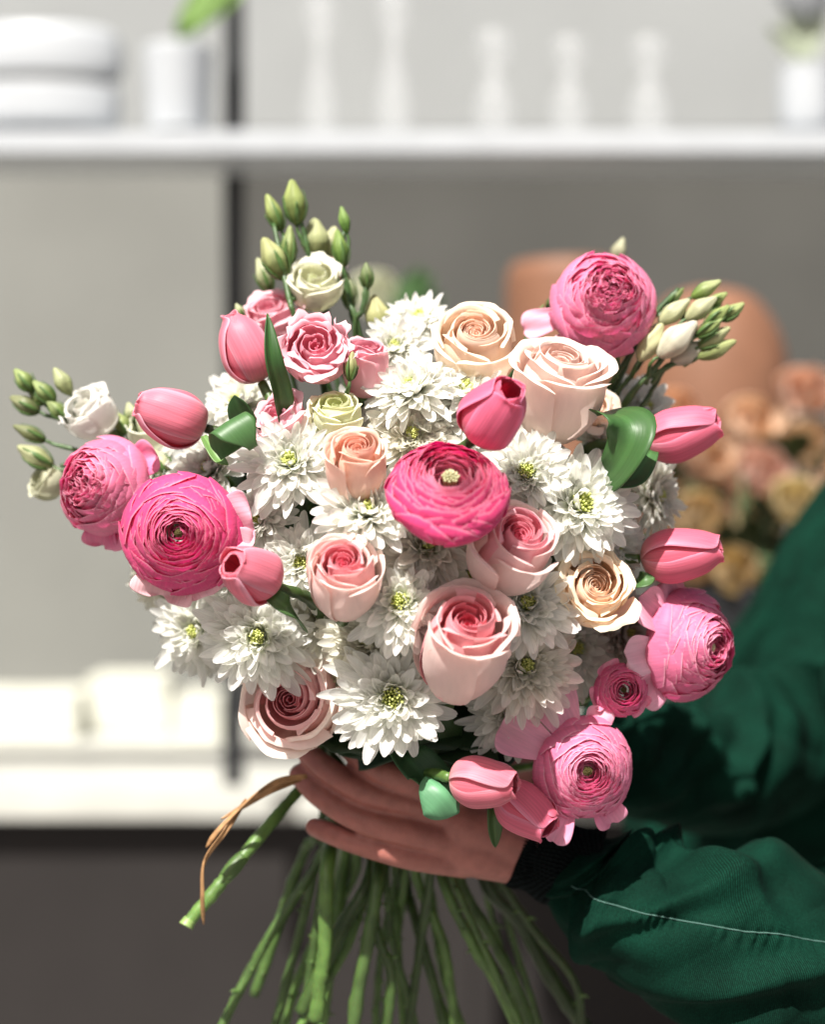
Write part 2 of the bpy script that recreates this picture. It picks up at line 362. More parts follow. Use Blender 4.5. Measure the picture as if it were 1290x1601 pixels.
# pale packages on the counter
for i,(a,b,t,y,lab) in enumerate(((-60,120,1085,3.1,'widest cream paper parcel on the counter at the far left'),(135,262,1060,3.2,'taller cream paper parcel in the middle of the counter group'),(272,345,1090,3.05,'small cream paper parcel on the counter beside the black post'))):
    o = wbox('paper_parcel', a, b, t, 800.5+442.5*3.3/(1+y)-1.5, y, y+0.2, M_CREAM, None); tag(o, lab, 'parcel', 'cream parcels on the counter')
# terracotta vases and beige arrangement behind on the right
dt = thing('display_table', Vector((1.0,1.7,0)), None, 0, 'dark low table under the orange vases behind the person', 'table')
YT = 1.75
o = wbox('tabletop', 700, 1900, 1000, 1020, 1.2, 2.1, M_DARK, dt)
for px in (720, 1880):
    for yy in (1.24, 2.02):
        o = boxobj('leg', X(px,1.2)-.02, X(px,1.2)+.02, yy, yy+.04, 0, Z(1020,1.2)-0.003, M_DARK); o.parent = dt; o.matrix_parent_inverse = MW[dt.name].inverted()
ZT = Z(1000,1.2)
def stand_vase(name, px, pytop, y, wpx, prof, label):
    kk = PX*(1+y); top = Z(pytop, y); h = top-ZT; 
    G = lathe([(r*wpx*kk, z*h) for r,z in prof], ns=60); mb = MB(); mb.grid(G,(1,1,1),closed=True); o = mb.build(name, M_ORANGE); o.location = (X(px,y), y, ZT+0.002)
    tag(o, label, 'vase', 'orange vases behind the bouquet'); return o
stand_vase('orange_vase', 890, 415, 1.8, 100, [(0,0),(.85,0),(1,.05),(1,.5),(1,.9),(.93,.985),(.8,1),(0,1)], 'square shouldered orange vase behind the top right pink ranunculus')
stand_vase('orange_vase', 1112, 455, 1.6, 125, [(0,0),(.5,0),(.7,.1),(.95,.4),(1,.62),(.9,.83),(.6,.96),(.25,1),(0,1)], 'rounded dome topped orange vase behind the upper right tulip')

# ------------------------------------------------------------------ flower kinds
BIND = (612, 1275, 0.055)
LOWS = {}
def stem_path(pos, n, low=None, jx=0, jy=0, length=0.05):
    b = P(BIND[0]+jx, BIND[1], BIND[2]+jy)
    p0 = pos - n*0.002; p1 = pos - n*length
    if length == 0.05: p1 = pos - n*0.016 + Vector((0,0.030,-0.004))
    mid = p1.lerp(b, 0.5); mid.y = max(mid.y, 0.045+jy); mid.y += 0.012
    pts = [p0, p1, mid, b]
    if low: pts += [P(*q) for q in low]
    return pts
STEMCOL = {'tulip':(0.065,0.122,0.026), 'rose':(0.055,0.10,0.025), 'mum':(0.07,0.13,0.03), 'ran':(0.14,0.24,0.06), 'lis':(0.05,0.10,0.03)}
def add_stem(par, pos, n, kind, r=0.0025, low=None, jx=None, jy=None, length=0.05):
    if jx is None: jx = R.uniform(-70, 80)
    if jy is None: jy = R.uniform(-0.02, 0.03)
    pts = stem_path(pos, n, low, (low[0][0]-BIND[0])*0.8 if low else jx, jy, length)
    if not low: pts.append(P(BIND[0]+jx*1.1, 1330, BIND[2]+jy))
    rr = [r*0.8, r, r*1.05, r*1.25]+[r*(R.uniform(1.0,1.6) if kind!='tulip' else 1.35)]*(len(pts)-4)
    sc = R.uniform(.45,1.35)
    G, c, uv = tube(pts, rr, 60, 10, [x*sc for x in STEMCOL[kind]], wob=0.0004, nodes=0 if kind=='tulip' else 5, col2=[x*1.15*sc for x in STEMCOL[kind]])
    mb = MB(); mb.grid(toloc(par, G), c, uv, closed=True)
    if low and kind in ('rose','mum'):
        A = catmull(np.array([tuple(p) for p in pts]), np.linspace(0,1,60))
        for q in range(7):
            i = R.randint(36, 58); d = R.randn(3); d[2] = abs(d[2])*0.6; d/=np.linalg.norm(d)
            L_ = 0.003 if kind=='rose' else R.uniform(0.004,0.008)
            Gt, ct, ut = tube([A[i], A[i]+d*L_*0.6, A[i]+d*L_+np.array([0,0,-L_*0.2])], [r*0.75, r*0.45, r*0.12], 6, 6, np.array(STEMCOL[kind])*1.2)
            mb.grid(toloc(par, Gt), ct, ut, closed=True)
    o = mb.build('stem', M_STEM, par); return pts
def blade(par, pts, wpx, col=(0.06,0.15,0.035), edge=None, cup=0.35, sideways=(0,1,0), nv=26, nu=9, prof=(0.35, 3.0, 0.8), nm='leaf', twist=0.0, mat_=None, label=None, lob=0.0):
    """leaf blade following world points; sideways = approximate face normal"""
    A = np.array([tuple(p) for p in pts]); t = np.linspace(0,1,nv); c = catmull(A, t)
    T = np.gradient(c, axis=0); T/=np.linalg.norm(T,axis=1,keepdims=True)
    Nn = np.array(sideways, float)
    if Nn.ndim == 1: Nn = np.broadcast_to(Nn, c.shape)
    else: Nn = catmull(Nn, t)
    Sd = np.cross(T, Nn); Sd/=np.linalg.norm(Sd,axis=1,keepdims=True)+1e-9; Nm = np.cross(Sd, T)
    if twist:
        a = twist*t[:,None]; Sd, Nm = Sd*np.cos(a)+Nm*np.sin(a), Nm*np.cos(a)-Sd*np.sin(a)
    u = np.linspace(-1,1,nu); w_ = (t+0.04)**prof[0]*(1-t**prof[1]*0.985)**prof[2]; w_ = w_/w_.max()*wpx*PX
    if lob: w_ = w_*(1+lob*np.sin(t*26))
    wv = w_[:,None]*u[None,:]; hh = cup*w_[:,None]*(np.abs(u[None,:])**1.6)+ 0.04*wpx*PX*np.sin(t*9)[:,None]*u
    G = c[:,None,:]+wv[...,None]*Sd[:,None,:]+hh[...,None]*Nm[:,None,:]
    col = np.array(col); cc = col*(1+0.35*np.exp(-(u/0.12)**2))[None,:,None]*np.ones(G.shape)
    if edge is not None: cc = cc + (np.array(edge)-col)*(np.abs(u)>0.8)[None,:,None]
    UV = np.stack([wv, np.broadcast_to((t*np.linalg.norm(A[-1]-A[0]))[:,None], wv.shape), np.full(wv.shape, R.rand()*9)], -1)
    mb = MB(); mb.grid(toloc(par, G) if par is not None else G, cc, UV)
    o = mb.build(nm, mat_ or M_LEAF, par, thick=0.0005)
    if label: o['label'] = label
    return o

def mum(px, py, y, dpx, nx, nz, label, low=None, shade=None, star=0.0, back=False, dense=1.0, tint=(0.95,0.95,0.925), leaves=2):
    n = NV(nx, nz, back); pos = P(px, py, y); d = 1+y; Rr = dpx*PX*d/2*1.27
    o = thing('chrysanthemum', pos, n, R.rand()*6, label, 'chrysanthemum', 'white chrysanthemums in the bouquet')
    mb = MB(); layers = [(0.25,17,66),(0.36,22,58),(0.49,27,49),(0.62,31,38),(0.77,32,25),(0.91,30,12),(1.03,24,-3)]
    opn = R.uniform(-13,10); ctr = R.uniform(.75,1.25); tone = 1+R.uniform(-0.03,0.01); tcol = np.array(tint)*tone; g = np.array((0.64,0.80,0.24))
    for li,(lf,cnt,el) in enumerate(layers):
        cnt = int(cnt*dense); off = R.rand()*6
        for k in range(cnt):
            a = off+(k+R.uniform(-.4,.4))*2*math.pi/cnt; Lh = Rr*lf*R.uniform(0.84,1.12)*0.93
            e0 = math.radians(el+R.uniform(-9,9)+8-opn*(.4+.6*lf)); e1 = e0-math.radians(R.uniform(8,36)) if R.rand()<0.75 else e0+math.radians(R.uniform(8,38))
            W = Rr*(0.050+0.054*lf-0.004*star)*R.uniform(0.8,1.2)
            G, UV, U, V = strip(Lh, W, e0, e1, nv=9, nu=5, cup=R.uniform(0.2,0.85), r0=Rr*(0.095-0.05*lf), z0=-Rr*0.10*lf, ruf=0.05, side=R.uniform(-.16,.16), tip=R.uniform(-0.9,0.5),
                                prof=(0.55 if star==0 else 0.85, 4.2 if star==0 else 2.5, 0.62), tw=R.uniform(-.3,.3))
            gr = (1-sstep(0.0, 0.50+0.5*(1-lf), V))*(0.85 if lf<0.6 else 0.45)
            cc = lerp(tcol*R.uniform(0.96,1.03), g, gr)
            mb.grid(rotz(G, a), cc, UV)
    mb.build('petals', M_MUM, o)
    mc = MB()
    for k in range(34):
        f = math.sqrt((k+.5)/34); a = k*2.39996; r_ = Rr*0.12*f*ctr; h = Rr*(0.15+0.06*(1-f))*R.uniform(0.8,1.3)
        p0 = np.array([math.cos(a)*r_*0.6, math.sin(a)*r_*0.6, -Rr*.05]); p1 = np.array([math.cos(a)*r_, math.sin(a)*r_, h]); p2 = p1*np.array([1.15,1.15,1.18])
        G, c, uv = tube([p0,p1,p2], [Rr*0.018, Rr*0.022, Rr*0.012], 5, 5, (0.50,0.62,0.10), col2=(0.80,0.82,0.30))
        mc.grid(G, c, uv, closed=True)
    mc.build('flower_centre', M_BUD, o)
    G = lathe([(0,-Rr*.30),(Rr*.10,-Rr*.28),(Rr*.20,-Rr*.14),(Rr*.12,-Rr*.02)], 14, ns=7)
    MB().grid(G, (0.10,0.18,0.05), closed=True).build('calyx', M_STEM, o)
    pts = add_stem(o, pos-n*Rr*0.25, n, 'mum', 0.0022, low)
    for k in range(leaves):
        a = R.rand()*6.28; side = n.orthogonal().normalized(); side.rotate(Quaternion(n, a))
        b = pos-n*(0.035+0.02*R.rand()); side = (side*0.8+Vector((0,0.25,-0.25))).normalized()
        blade(o, [b, b+side*0.018+n*0.004, b+side*0.038+n*0.004, b+side*0.055-n*0.006], R.uniform(28,40), (0.035,0.075,0.025), sideways=tuple(n), cup=0.2, nv=22, prof=(0.45,2.2,0.9), lob=0.16)
    return o

def tulip(px, py, y, lpx, wpx, ax, label, low=None, leafs=(), slen=0.045, op=0.35, tone=(0.86,0.22,0.29), spin=0.0, stemjx=None):
    """ax: 3D direction of the flower axis towards the tip"""
    n = Vector(ax).normalized(); d = 1+y; L_ = lpx*PX*d; Rw = wpx*PX*d/2; pos = P(px, py, y)
    o = thing('tulip', pos, n, spin, label, 'tulip', 'pink tulips in the bouquet')
    tone = np.array(tone); pale = np.array((0.88,0.62,0.52)); edgec = np.clip(tone*np.array([1.07,2.1,1.9]),0,1)
    for k in range(6):
        inner = k < 3; sc = 0.90 if inner else 1.0; a = k*2*math.pi/3 + (math.pi/3 if inner else 0)+R.uniform(-.12,.12)
        o_ = op*R.uniform(0.85,1.25)
        pts = [(0.06*Rw,-0.5*L_),(0.66*Rw*sc,-0.42*L_),(0.98*Rw*sc,-0.18*L_),(0.93*Rw*sc,0.08*L_),((0.60+0.38*op)*Rw*sc,0.32*L_),(Rw*sc*(o_+.10),0.47*L_),(Rw*sc*(o_+(.10 if not inner else -.02)),0.54*L_*(0.95 if inner else 1)*R.uniform(.93,1.03))]
        nv, nu = 18, 13; t = np.linspace(0,1,nv); u = np.linspace(-1,1,nu); U, T = np.meshgrid(u,t)
        wv = np.clip((T+0.02)**0.45*(1-T**2.5*0.985)**0.78, 0, 1); wv = wv/wv.max(); rz = catmull(pts, T)
        hw = 1.16*wv
        r = rz[...,0]; TH = a+U*hw*np.clip(0.8*Rw/np.maximum(r,0.25*Rw),0.8,2.2)*0.92
        off = 1+0.085*U*(1 if not inner else 0.5)-0.03*(np.abs(U)**3)*T; r = r*off - 0.05*Rw*np.exp(-(U/0.12)**2)*T**.6*sstep(0,.3,T)*(0 if inner else 1)
        z = rz[...,1] + 0.012*L_*np.sin(U*7+R.rand()*6)*T**5
        G = np.stack([r*np.cos(TH), r*np.sin(TH), z], -1)
        cc = lerp(lerp(tone*R.uniform(0.94,1.05), edgec, sstep(0.72,1.0,np.abs(U))*0.95), pale, (1-sstep(0.0,0.35,T))*0.6)
        if inner: cc = lerp(cc, np.array((0.80,0.10,0.16)), np.full(T.shape,0.3))
        UV = np.stack([U*hw*Rw, T*L_, np.full(U.shape, R.rand()*50)], -1)
        mb = MB(); mb.grid(G, cc, UV); mb.build('petal', M_TULIP, o, thick=0.0006, sub=1)
    add_stem(o, pos-n*L_*0.46, n, 'tulip', 0.0034, low, jx=stemjx, length=slen)
    for lf in leafs: blade(o, *lf[0], **lf[1])
    return o

def rose(px, py, y, wpx, hpx, nx, nz, label, cols, low=None, N=31, spread=1.0, lip=0.12, ruf=0.012, op=0.0, guard=True, nf=None, kind='rose', group='roses in the bouquet', cat='rose', corew=0.55, sepals=True, back=False):
    """cols = (core, mid, outer, outer edge)"""
    n = NV(nx, nz, back) if nf is None else Vector(nf).normalized(); d = 1+y; Rw = wpx*PX*d/2; H = hpx*PX*d/2; pos = P(px, py, y)
    o = thing(kind, pos, n, R.rand()*6, label, cat, group)
    if kind=='rose': corew = min(corew+0.15, .72)
    core, mid, outer, edge = [np.array(c) for c in cols]
    inner = MB(); ga = R.rand()*6
    nout = min(9, N//2)
    for k in range(N):
        f = (k+0.3)/N; rho = Rw*(0.035+0.86*f**1.05*spread); ga += 2.3999+R.uniform(-.2,.2)
        isout = k >= N-nout
        g = max(0, (f-corew)/(1-corew)); hin = min(f/corew, 1)
        if f < corew: rho = Rw*spread*(0.03+0.42*hin**1.0)
        else: rho = Rw*spread*(0.46+0.38*g)*R.uniform(.95,1.05)
        zr = H*(0.36+0.30*hin**0.8-0.16*g**1.4)*R.uniform(0.88,1.07)
        lp = Rw*lip*(0.10+0.75*g**1.3)*R.uniform(0.3,1.7)
        if f < corew: pts = [(0.05*Rw,-0.6*H),(rho*0.70,-0.35*H),(rho*1.15,0.05*H),(rho*1.16,zr-0.14*H),(rho*1.0,zr),(rho*0.99+0.012*Rw,zr+0.01*H)]
        else: pts = [(0.05*Rw,-1.0*H),(0.40*Rw+0.12*rho,-0.84*H),(0.48*Rw+0.40*rho,-0.35*H),(0.32*Rw+0.66*rho,zr-0.40*H),(rho*0.98,zr-0.12*H),(rho+lp*0.5,zr),(rho+lp*1.1,zr+0.06*lp)]
        hw = (1.45 if f<corew*0.6 else 1.2 if f<corew else 1.05)*R.uniform(.85,1.15)
        G, UV, U, T = shell(pts, ga, hw, nv=22 if f>=corew else 12, nu=17, e=0.10+0.24*g*R.uniform(.6,1.4), ep=R.uniform(1.7,2.8), spiral=0.13*(1-g)+0.06, ruf=Rw*ruf*(0.3+g), rufk=R.uniform(3,8), vmin=0.25 if f<corew else 0, wp=0.0, roll=Rw*0.06*g*R.rand())
        if g > 0:
            k_ = (np.abs(U)**2.2)*sstep(.72,1,T)*Rw*0.16*R.uniform(.2,1.3); rr0 = np.hypot(G[...,0],G[...,1])+1e-6; sc_ = 1+k_/rr0
            G[...,0] *= sc_; G[...,1] *= sc_; G[...,2] -= k_*0.8
        # a pinched point in the middle of the rim of the outer petals
        if g > 0.1: G[...,2] += Rw*0.07*np.exp(-((U-R.uniform(-.3,.3))/0.22)**2)*T**5*R.uniform(-.5,1)
        if g > 0.15:   # each outer petal leans a little its own way
            tl = R.uniform(-.02,.20)*g; cx, cy_ = math.cos(ga), math.sin(ga); rad = G[...,0]*cx+G[...,1]*cy_; tz = -G[...,0]*cy_+G[...,1]*cx; zz_ = G[...,2]+H*0.9
            r2 = rad*math.cos(tl)+zz_*math.sin(tl); z2 = -rad*math.sin(tl)+zz_*math.cos(tl)-H*0.9
            G = np.stack([r2*cx-tz*cy_, r2*cy_+tz*cx, z2], -1)
        base = lerp(core, mid, np.array(min(1, f/corew))) if f < corew else lerp(mid, outer, np.array(min(1,g*1.6)))
        cc = lerp(base*R.uniform(0.95,1.04), edge, sstep(0.86,1.0,T)*(0.15+0.45*g))
        cc = lerp(cc, outer*np.array([0.97,1.0,0.85]), (1-sstep(0,0.35,T))*0.35*g)
        if isout:
            mb = MB(); mb.grid(G, cc, UV); mb.build('outer_petal', M_ROSE, o)
        else: inner.grid(G, cc, UV)
    inner.build('inner_petals', M_ROSE, o)
    if sepals:
        G = lathe([(0,-H*1.12),(Rw*.16,-H*1.10),(Rw*.22,-H*1.0),(Rw*.10,-H*.9)], 14, ns=7)
        MB().grid(G, (0.08,0.15,0.04), closed=True).build('calyx', M_STEM, o)
    add_stem(o, pos-n*H*1.05, n, 'rose' if kind=='rose' else 'lis', 0.0030 if kind=='rose' else 0.0018, low)
    return o

def ranunculus(px, py, y, wpx, nx, nz, label, tone, low=None, layers=15, flat=0.75, ruf=0.016, chaos=0.0, centre='dark', outer=(), edge=(0.94,0.56,0.66), inner=None, nf=None, cen=0.10, openk=1.0, depth=0.0, dens=8, ew=0.6, dome=1.0, taper=1.0):
    n = NV(nx, nz) if nf is None else Vector(nf).normalized(); d = 1+y; Rw = wpx*PX*d/2; pos = P(px, py, y); 
    o = thing('ranunculus', pos, n, R.rand()*6, label, 'ranunculus', 'pink ranunculus blooms in the bouquet')
    tone = np.array(tone); edge = np.array(edge); inn = np.array(inner) if inner is not None else tone*0.85
    mb = MB(); H = Rw*flat
    for j in range(layers):
        f = j/(layers-1); rho = Rw*(cen+(0.83-cen)*f**0.9); cnt = int(6+dens*f)
        z = dome*H*(math.cos(f*1.45)**0.8)*0.9 - depth*H*(1-f)**3 - (0.12*H if f<0.12 else 0)
        off = R.rand()*6
        for k in range(cnt):
            th = off+(k+R.uniform(-.2,.2))*2*math.pi/cnt
            jj = 1+R.uniform(-.07,.05)*(1+1.2*chaos); r_ = rho*jj; zz = z+H*R.uniform(-.05,.05)*(1+1.5*chaos)
            b = Rw*(0.05+0.11*f)
            pts = [(0.15*Rw, -0.55*H-0.2*Rw*f), ((r_*0.8+b*0.8)*taper, zz-0.75*H+0.1*Rw*(1-f)), ((r_+b)*(0.5+0.5*taper), zz-0.42*H), (r_+b*0.75, zz-0.16*H), (r_, zz)]
            ch = chaos*(1-f)
            hw = math.pi/cnt*(2.7+0.9*R.rand()); hw = min(hw, 1.35)
            G, UV, U, T = shell(pts, th, hw, nv=10, nu=11, e=0.26, ep=2.6, spiral=0.05*(1 if R.rand()<.5 else -1)*(1+3*ch), ruf=Rw*(ruf+0.05*ch), rufk=R.uniform(3,8), vmin=0.35, scal=0.012, roll=0.03*Rw)
            cc = lerp(lerp(inn, tone, np.array(min(1, f*2.2)))*R.uniform(.90,1.08), edge, sstep(0.94,1.0,T)*ew)
            cc = lerp(cc, edge, (1-sstep(0.3,0.75,T))*0.25)
            mb.grid(G, cc, UV)
    if chaos > 0.5:   # little crumpled rosettes in the heart
        for q in range(5):
            a = q*1.257+R.rand()*.5; cx, cy = math.cos(a)*Rw*0.26, math.sin(a)*Rw*0.26
            for j in range(5):
                for k in range(3):
                    r_ = Rw*(0.04+0.045*j); pts = [(r_*0.3,-.4*H),(r_*0.9,0.1*H),(r_*1.1,0.55*H),(r_*1.0,0.90*H*R.uniform(.93,1.04))]
                    G, UV, U, T = shell(pts, R.rand()*6.28, 1.0, nv=9, nu=9, e=0.15, ruf=Rw*0.02, rufk=5, vmin=0.2)
                    G = G+np.array([cx, cy, 0]); cc = lerp(inn*R.uniform(.9,1.1), edge, sstep(.85,1,T)*0.6); mb.grid(G, cc, UV)
    mb.build('petals', M_PETAL, o)
    mc = MB(); cz = H*(0.66-depth*.6)*dome if chaos<0.5 else 0.2*H
    if centre == 'dark': c0, c1 = (0.05,0.03,0.02), (0.12,0.10,0.03)
    else: c0, c1 = (0.40,0.45,0.15), (0.75,0.72,0.45)
    for k in range(30):
        f = math.sqrt((k+.5)/30); a = k*2.39996; r_ = Rw*cen*0.85*f
        G, c, uv = tube([(math.cos(a)*r_*.5, math.sin(a)*r_*.5, cz-.3*H),(math.cos(a)*r_,math.sin(a)*r_,cz),(math.cos(a)*r_*1.05,math.sin(a)*r_*1.05,cz+0.10*H*(1.2-f))], [Rw*.02,Rw*.022,Rw*.014], 5, 5, c0, col2=c1)
        mc.grid(G, c, uv, closed=True)
    mc.build('flower_centre', M_BUD, o)
    for (deg, Lf, Wf, el, c) in outer:   # loose guard petals, measured in head radii
        el = math.radians(el); G, UV, U, V = strip(Rw*Lf, Rw*Wf, el+0.35, el-0.35, nv=14, nu=11, cup=0.28, r0=Rw*0.25, z0=-0.35*H-0.1*Rw, ruf=0.16, prof=(1.05,9,0.34), tw=R.uniform(-.15,.15))
        # screen angle -> local angle about the axis
        v = Vector((math.cos(math.radians(deg)), 0, math.sin(math.radians(deg)))); lv = MW[o.name].to_3x3().inverted()@v
        G = rotz(G, math.atan2(lv.y, lv.x)); cc = lerp(np.array(c), np.array(c)*0.5+0.5*np.array((.95,.8,.85)), sstep(.6,1,V)*0.5)
        m2 = MB(); m2.grid(G, cc, UV); m2.build('guard_petal', M_PETAL, o, thick=0.0005, sub=1)
    add_stem(o, pos-n*H*0.8, n, 'ran', 0.0024, low)
    return o

def bud(par, px, py, y, lpx, wpx, ang, c_base=(0.17,0.28,0.07), c_tip=(0.50,0.58,0.30), node=None, ny=0.0, nm='bud', pale=0.0, sepal=True):
    """spindle bud; (px,py) = middle, ang = screen angle in degrees of the tip; node = (px,py,y) joint its stalk runs to"""
    d = 1+y; L_ = lpx*PX*d; W = wpx*PX*d/2; a = math.radians(ang)
    ax = Vector((math.cos(a), ny, math.sin(a))).normalized(); pos = P(px,py,y)
    q = ax.to_track_quat('Z','Y').to_matrix(); A = np.array(q)
    t = np.linspace(0,1,20); prof = np.interp(t,[0,.06,.2,.38,.55,.72,.86,.95,1],[.18,.5,.82,1,.92,.66,.42,.28,.05])
    th = np.linspace(0,2*np.pi,20,endpoint=False); TT, TH = np.meshgrid(t,th,indexing='ij')
    tw = R.uniform(2.0,3.5)*(1 if R.rand()<.5 else -1); ph = R.rand()*6
    rr = W*prof[:,None]*(1+0.16*np.abs(np.sin(2.5*(TH)+tw*TT+ph))*sstep(0.15,.6,TT)-0.06)
    bend = 0.12*W*np.sin(TT*3)
    G = np.stack([rr*np.cos(TH)+bend, rr*np.sin(TH), (TT-.5)*L_], -1)@A.T + np.array(pos)
    cb, ctp = np.array(c_base)*np.array((.72,.66,.66)), np.array(c_tip)*np.array((.78,.74,.72)); cc = lerp(lerp(cb, ctp, np.array(pale)), ctp, sstep(.15,.8,TT)); cc = cc*(1+0.18*np.sin(5*TH+2*tw*TT+ph))[...,None]
    UV = np.stack([TH*W, TT*L_, np.full(TT.shape,R.rand()*9)],-1)
    mb = MB(); mb.grid(toloc(par,G), cc, UV, closed=True); b = mb.build(nm, M_BUD, par)
    if sepal:
        ms = MB()
        for k in range(5):
            Lx = L_*R.uniform(.45,.85); t5 = np.linspace(0,1,9)
            r5 = np.interp(t5*Lx/L_, t, prof)*W*1.10+0.0003; thk = k*1.257+R.rand()*.4
            for_u = np.linspace(-1,1,3); G5 = np.zeros((9,3,3))
            for j,u_ in enumerate(for_u):
                aa = thk+u_*0.28*(1-t5**2*0.9); rj = r5*(1.0+(0.03 if u_==0 else 0)); G5[:,j,0]=rj*np.cos(aa); G5[:,j,1]=rj*np.sin(aa); G5[:,j,2]=t5*Lx-.5*L_
            # little flaring tips
            G5[-2:,:,:2]*=1.12
            G5 = G5@A.T+np.array(pos); ms.grid(toloc(par,G5), (0.09,0.17,0.045), np.zeros(G5.shape))
        s_ = ms.build('calyx', M_LEAF, b, thick=0.0003)
    base = pos-ax*L_*0.48
    if node is not None:
        nd = P(*node) if not isinstance(node, Vector) else node
        G, c, uv = tube([base, base-ax*min(0.012,(nd-base).length*.3), base.lerp(nd,0.6)-ax*0.002, nd], [0.0009,0.0011,0.0014,0.0015], 16, 7, (0.055,0.11,0.03), wob=0.00025)
        MB().grid(toloc(par,G), c, uv, closed=True).build('bud_stalk', M_STEM, par)
    return b
def main_stalk(par, pts, r=0.0017, col=(0.05,0.10,0.03)):
    G, c, uv = tube([P(*p) if not isinstance(p, Vector) else p for p in pts], [r*.8,r,r*1.2], 36, 8, col, wob=0.0004, nodes=3)
    MB().grid(toloc(par,G), c, uv, closed=True).build('stem', M_STEM, par)

# colours of the flowers
PINKR = (0.80,0.07,0.235); PINKL = (0.87,0.24,0.42); PINKM = (0.87,0.25,0.42)
C_PALE = ((0.84,0.13,0.22),(0.90,0.42,0.46),(0.94,0.76,0.70),(0.95,0.80,0.77))
C_PALE2 = ((0.84,0.18,0.28),(0.90,0.46,0.52),(0.94,0.77,0.72),(0.95,0.82,0.78))
C_PEACH = ((0.94,0.66,0.52),(0.95,0.76,0.62),(0.95,0.82,0.67),(0.95,0.88,0.74))
C_PEACH2 = ((0.92,0.52,0.40),(0.93,0.62,0.50),(0.94,0.72,0.60),(0.94,0.82,0.70))
C_PINKP = ((0.95,0.74,0.66),(0.95,0.76,0.69),(0.95,0.78,0.71),(0.95,0.88,0.78))
C_LISP = ((0.80,0.24,0.34),(0.90,0.46,0.54),(0.91,0.54,0.60),(0.94,0.72,0.74))
C_LISW = ((0.75,0.78,0.60),(0.86,0.86,0.80),(0.86,0.85,0.80),(0.90,0.88,0.85))
C_LISG = ((0.66,0.70,0.34),(0.80,0.82,0.50),(0.86,0.86,0.62),(0.90,0.90,0.74))

# lower stem runs, in photo pixels and depth
LOW = {
 'a': [(505,1195,.05),(450,1255,.02),(375,1345,-.005),(292,1445,-.015)],
 'b': [(500,1345,.05),(430,1450,.04),(390,1520,.04),(330,1640,.03)],
 'c': [(512,1345,.02),(508,1470,.01),(500,1530,.01),(493,1598,.01)],
 'd': [(575,1370,.05),(540,1480,.04),(470,1600,.03),(430,1690,.03)],
 'e': [(592,1370,.03),(575,1480,.02),(560,1560,.02),(545,1700,.02)],
 'f': [(604,1370,.06),(612,1470,.06),(635,1550,.06),(662,1660,.06)],
 'g': [(650,1370,.06),(690,1470,.06),(705,1560,.06),(722,1700,.06)],
 'h': [(690,1370,.05),(735,1470,.04),(775,1540,.04),(840,1680,.04)],
 'i': [(720,1380,.06),(770,1470,.06),(815,1560,.06),(850,1680,.06)],
 'j': [(765,1385,.07),(815,1440,.08),(855,1515,.08),(925,1620,.08)],
 'k': [(555,1370,.08),(500,1460,.08),(465,1540,.08),(430,1660,.08)],
 'l': [(620,1370,.08),(600,1470,.08),(590,1560,.08),(585,1680,.08)],
 'm': [(670,1370,.09),(685,1460,.09),(700,1540,.09),(745,1660,.09)],
 'n': [(480,1330,.08),(450,1410,.08),(440,1450,.08),(400,1560,.08)],
 'o': [(580,1370,.04),(535,1450,.03),(500,1520,.03),(468,1585,.03)],
 'p': [(705,1370,.09),(760,1460,.10),(800,1530,.10),(830,1650,.10)],
 'q': [(600,1360,.045),(590,1450,.035),(615,1530,.035),(600,1690,.035)],
}

def D(px, py, off=0.0):
    r2 = ((px-630)/540)**2 + ((py-820)/460)**2
    return -0.105 + 0.135*min(r2, 1.3) + off

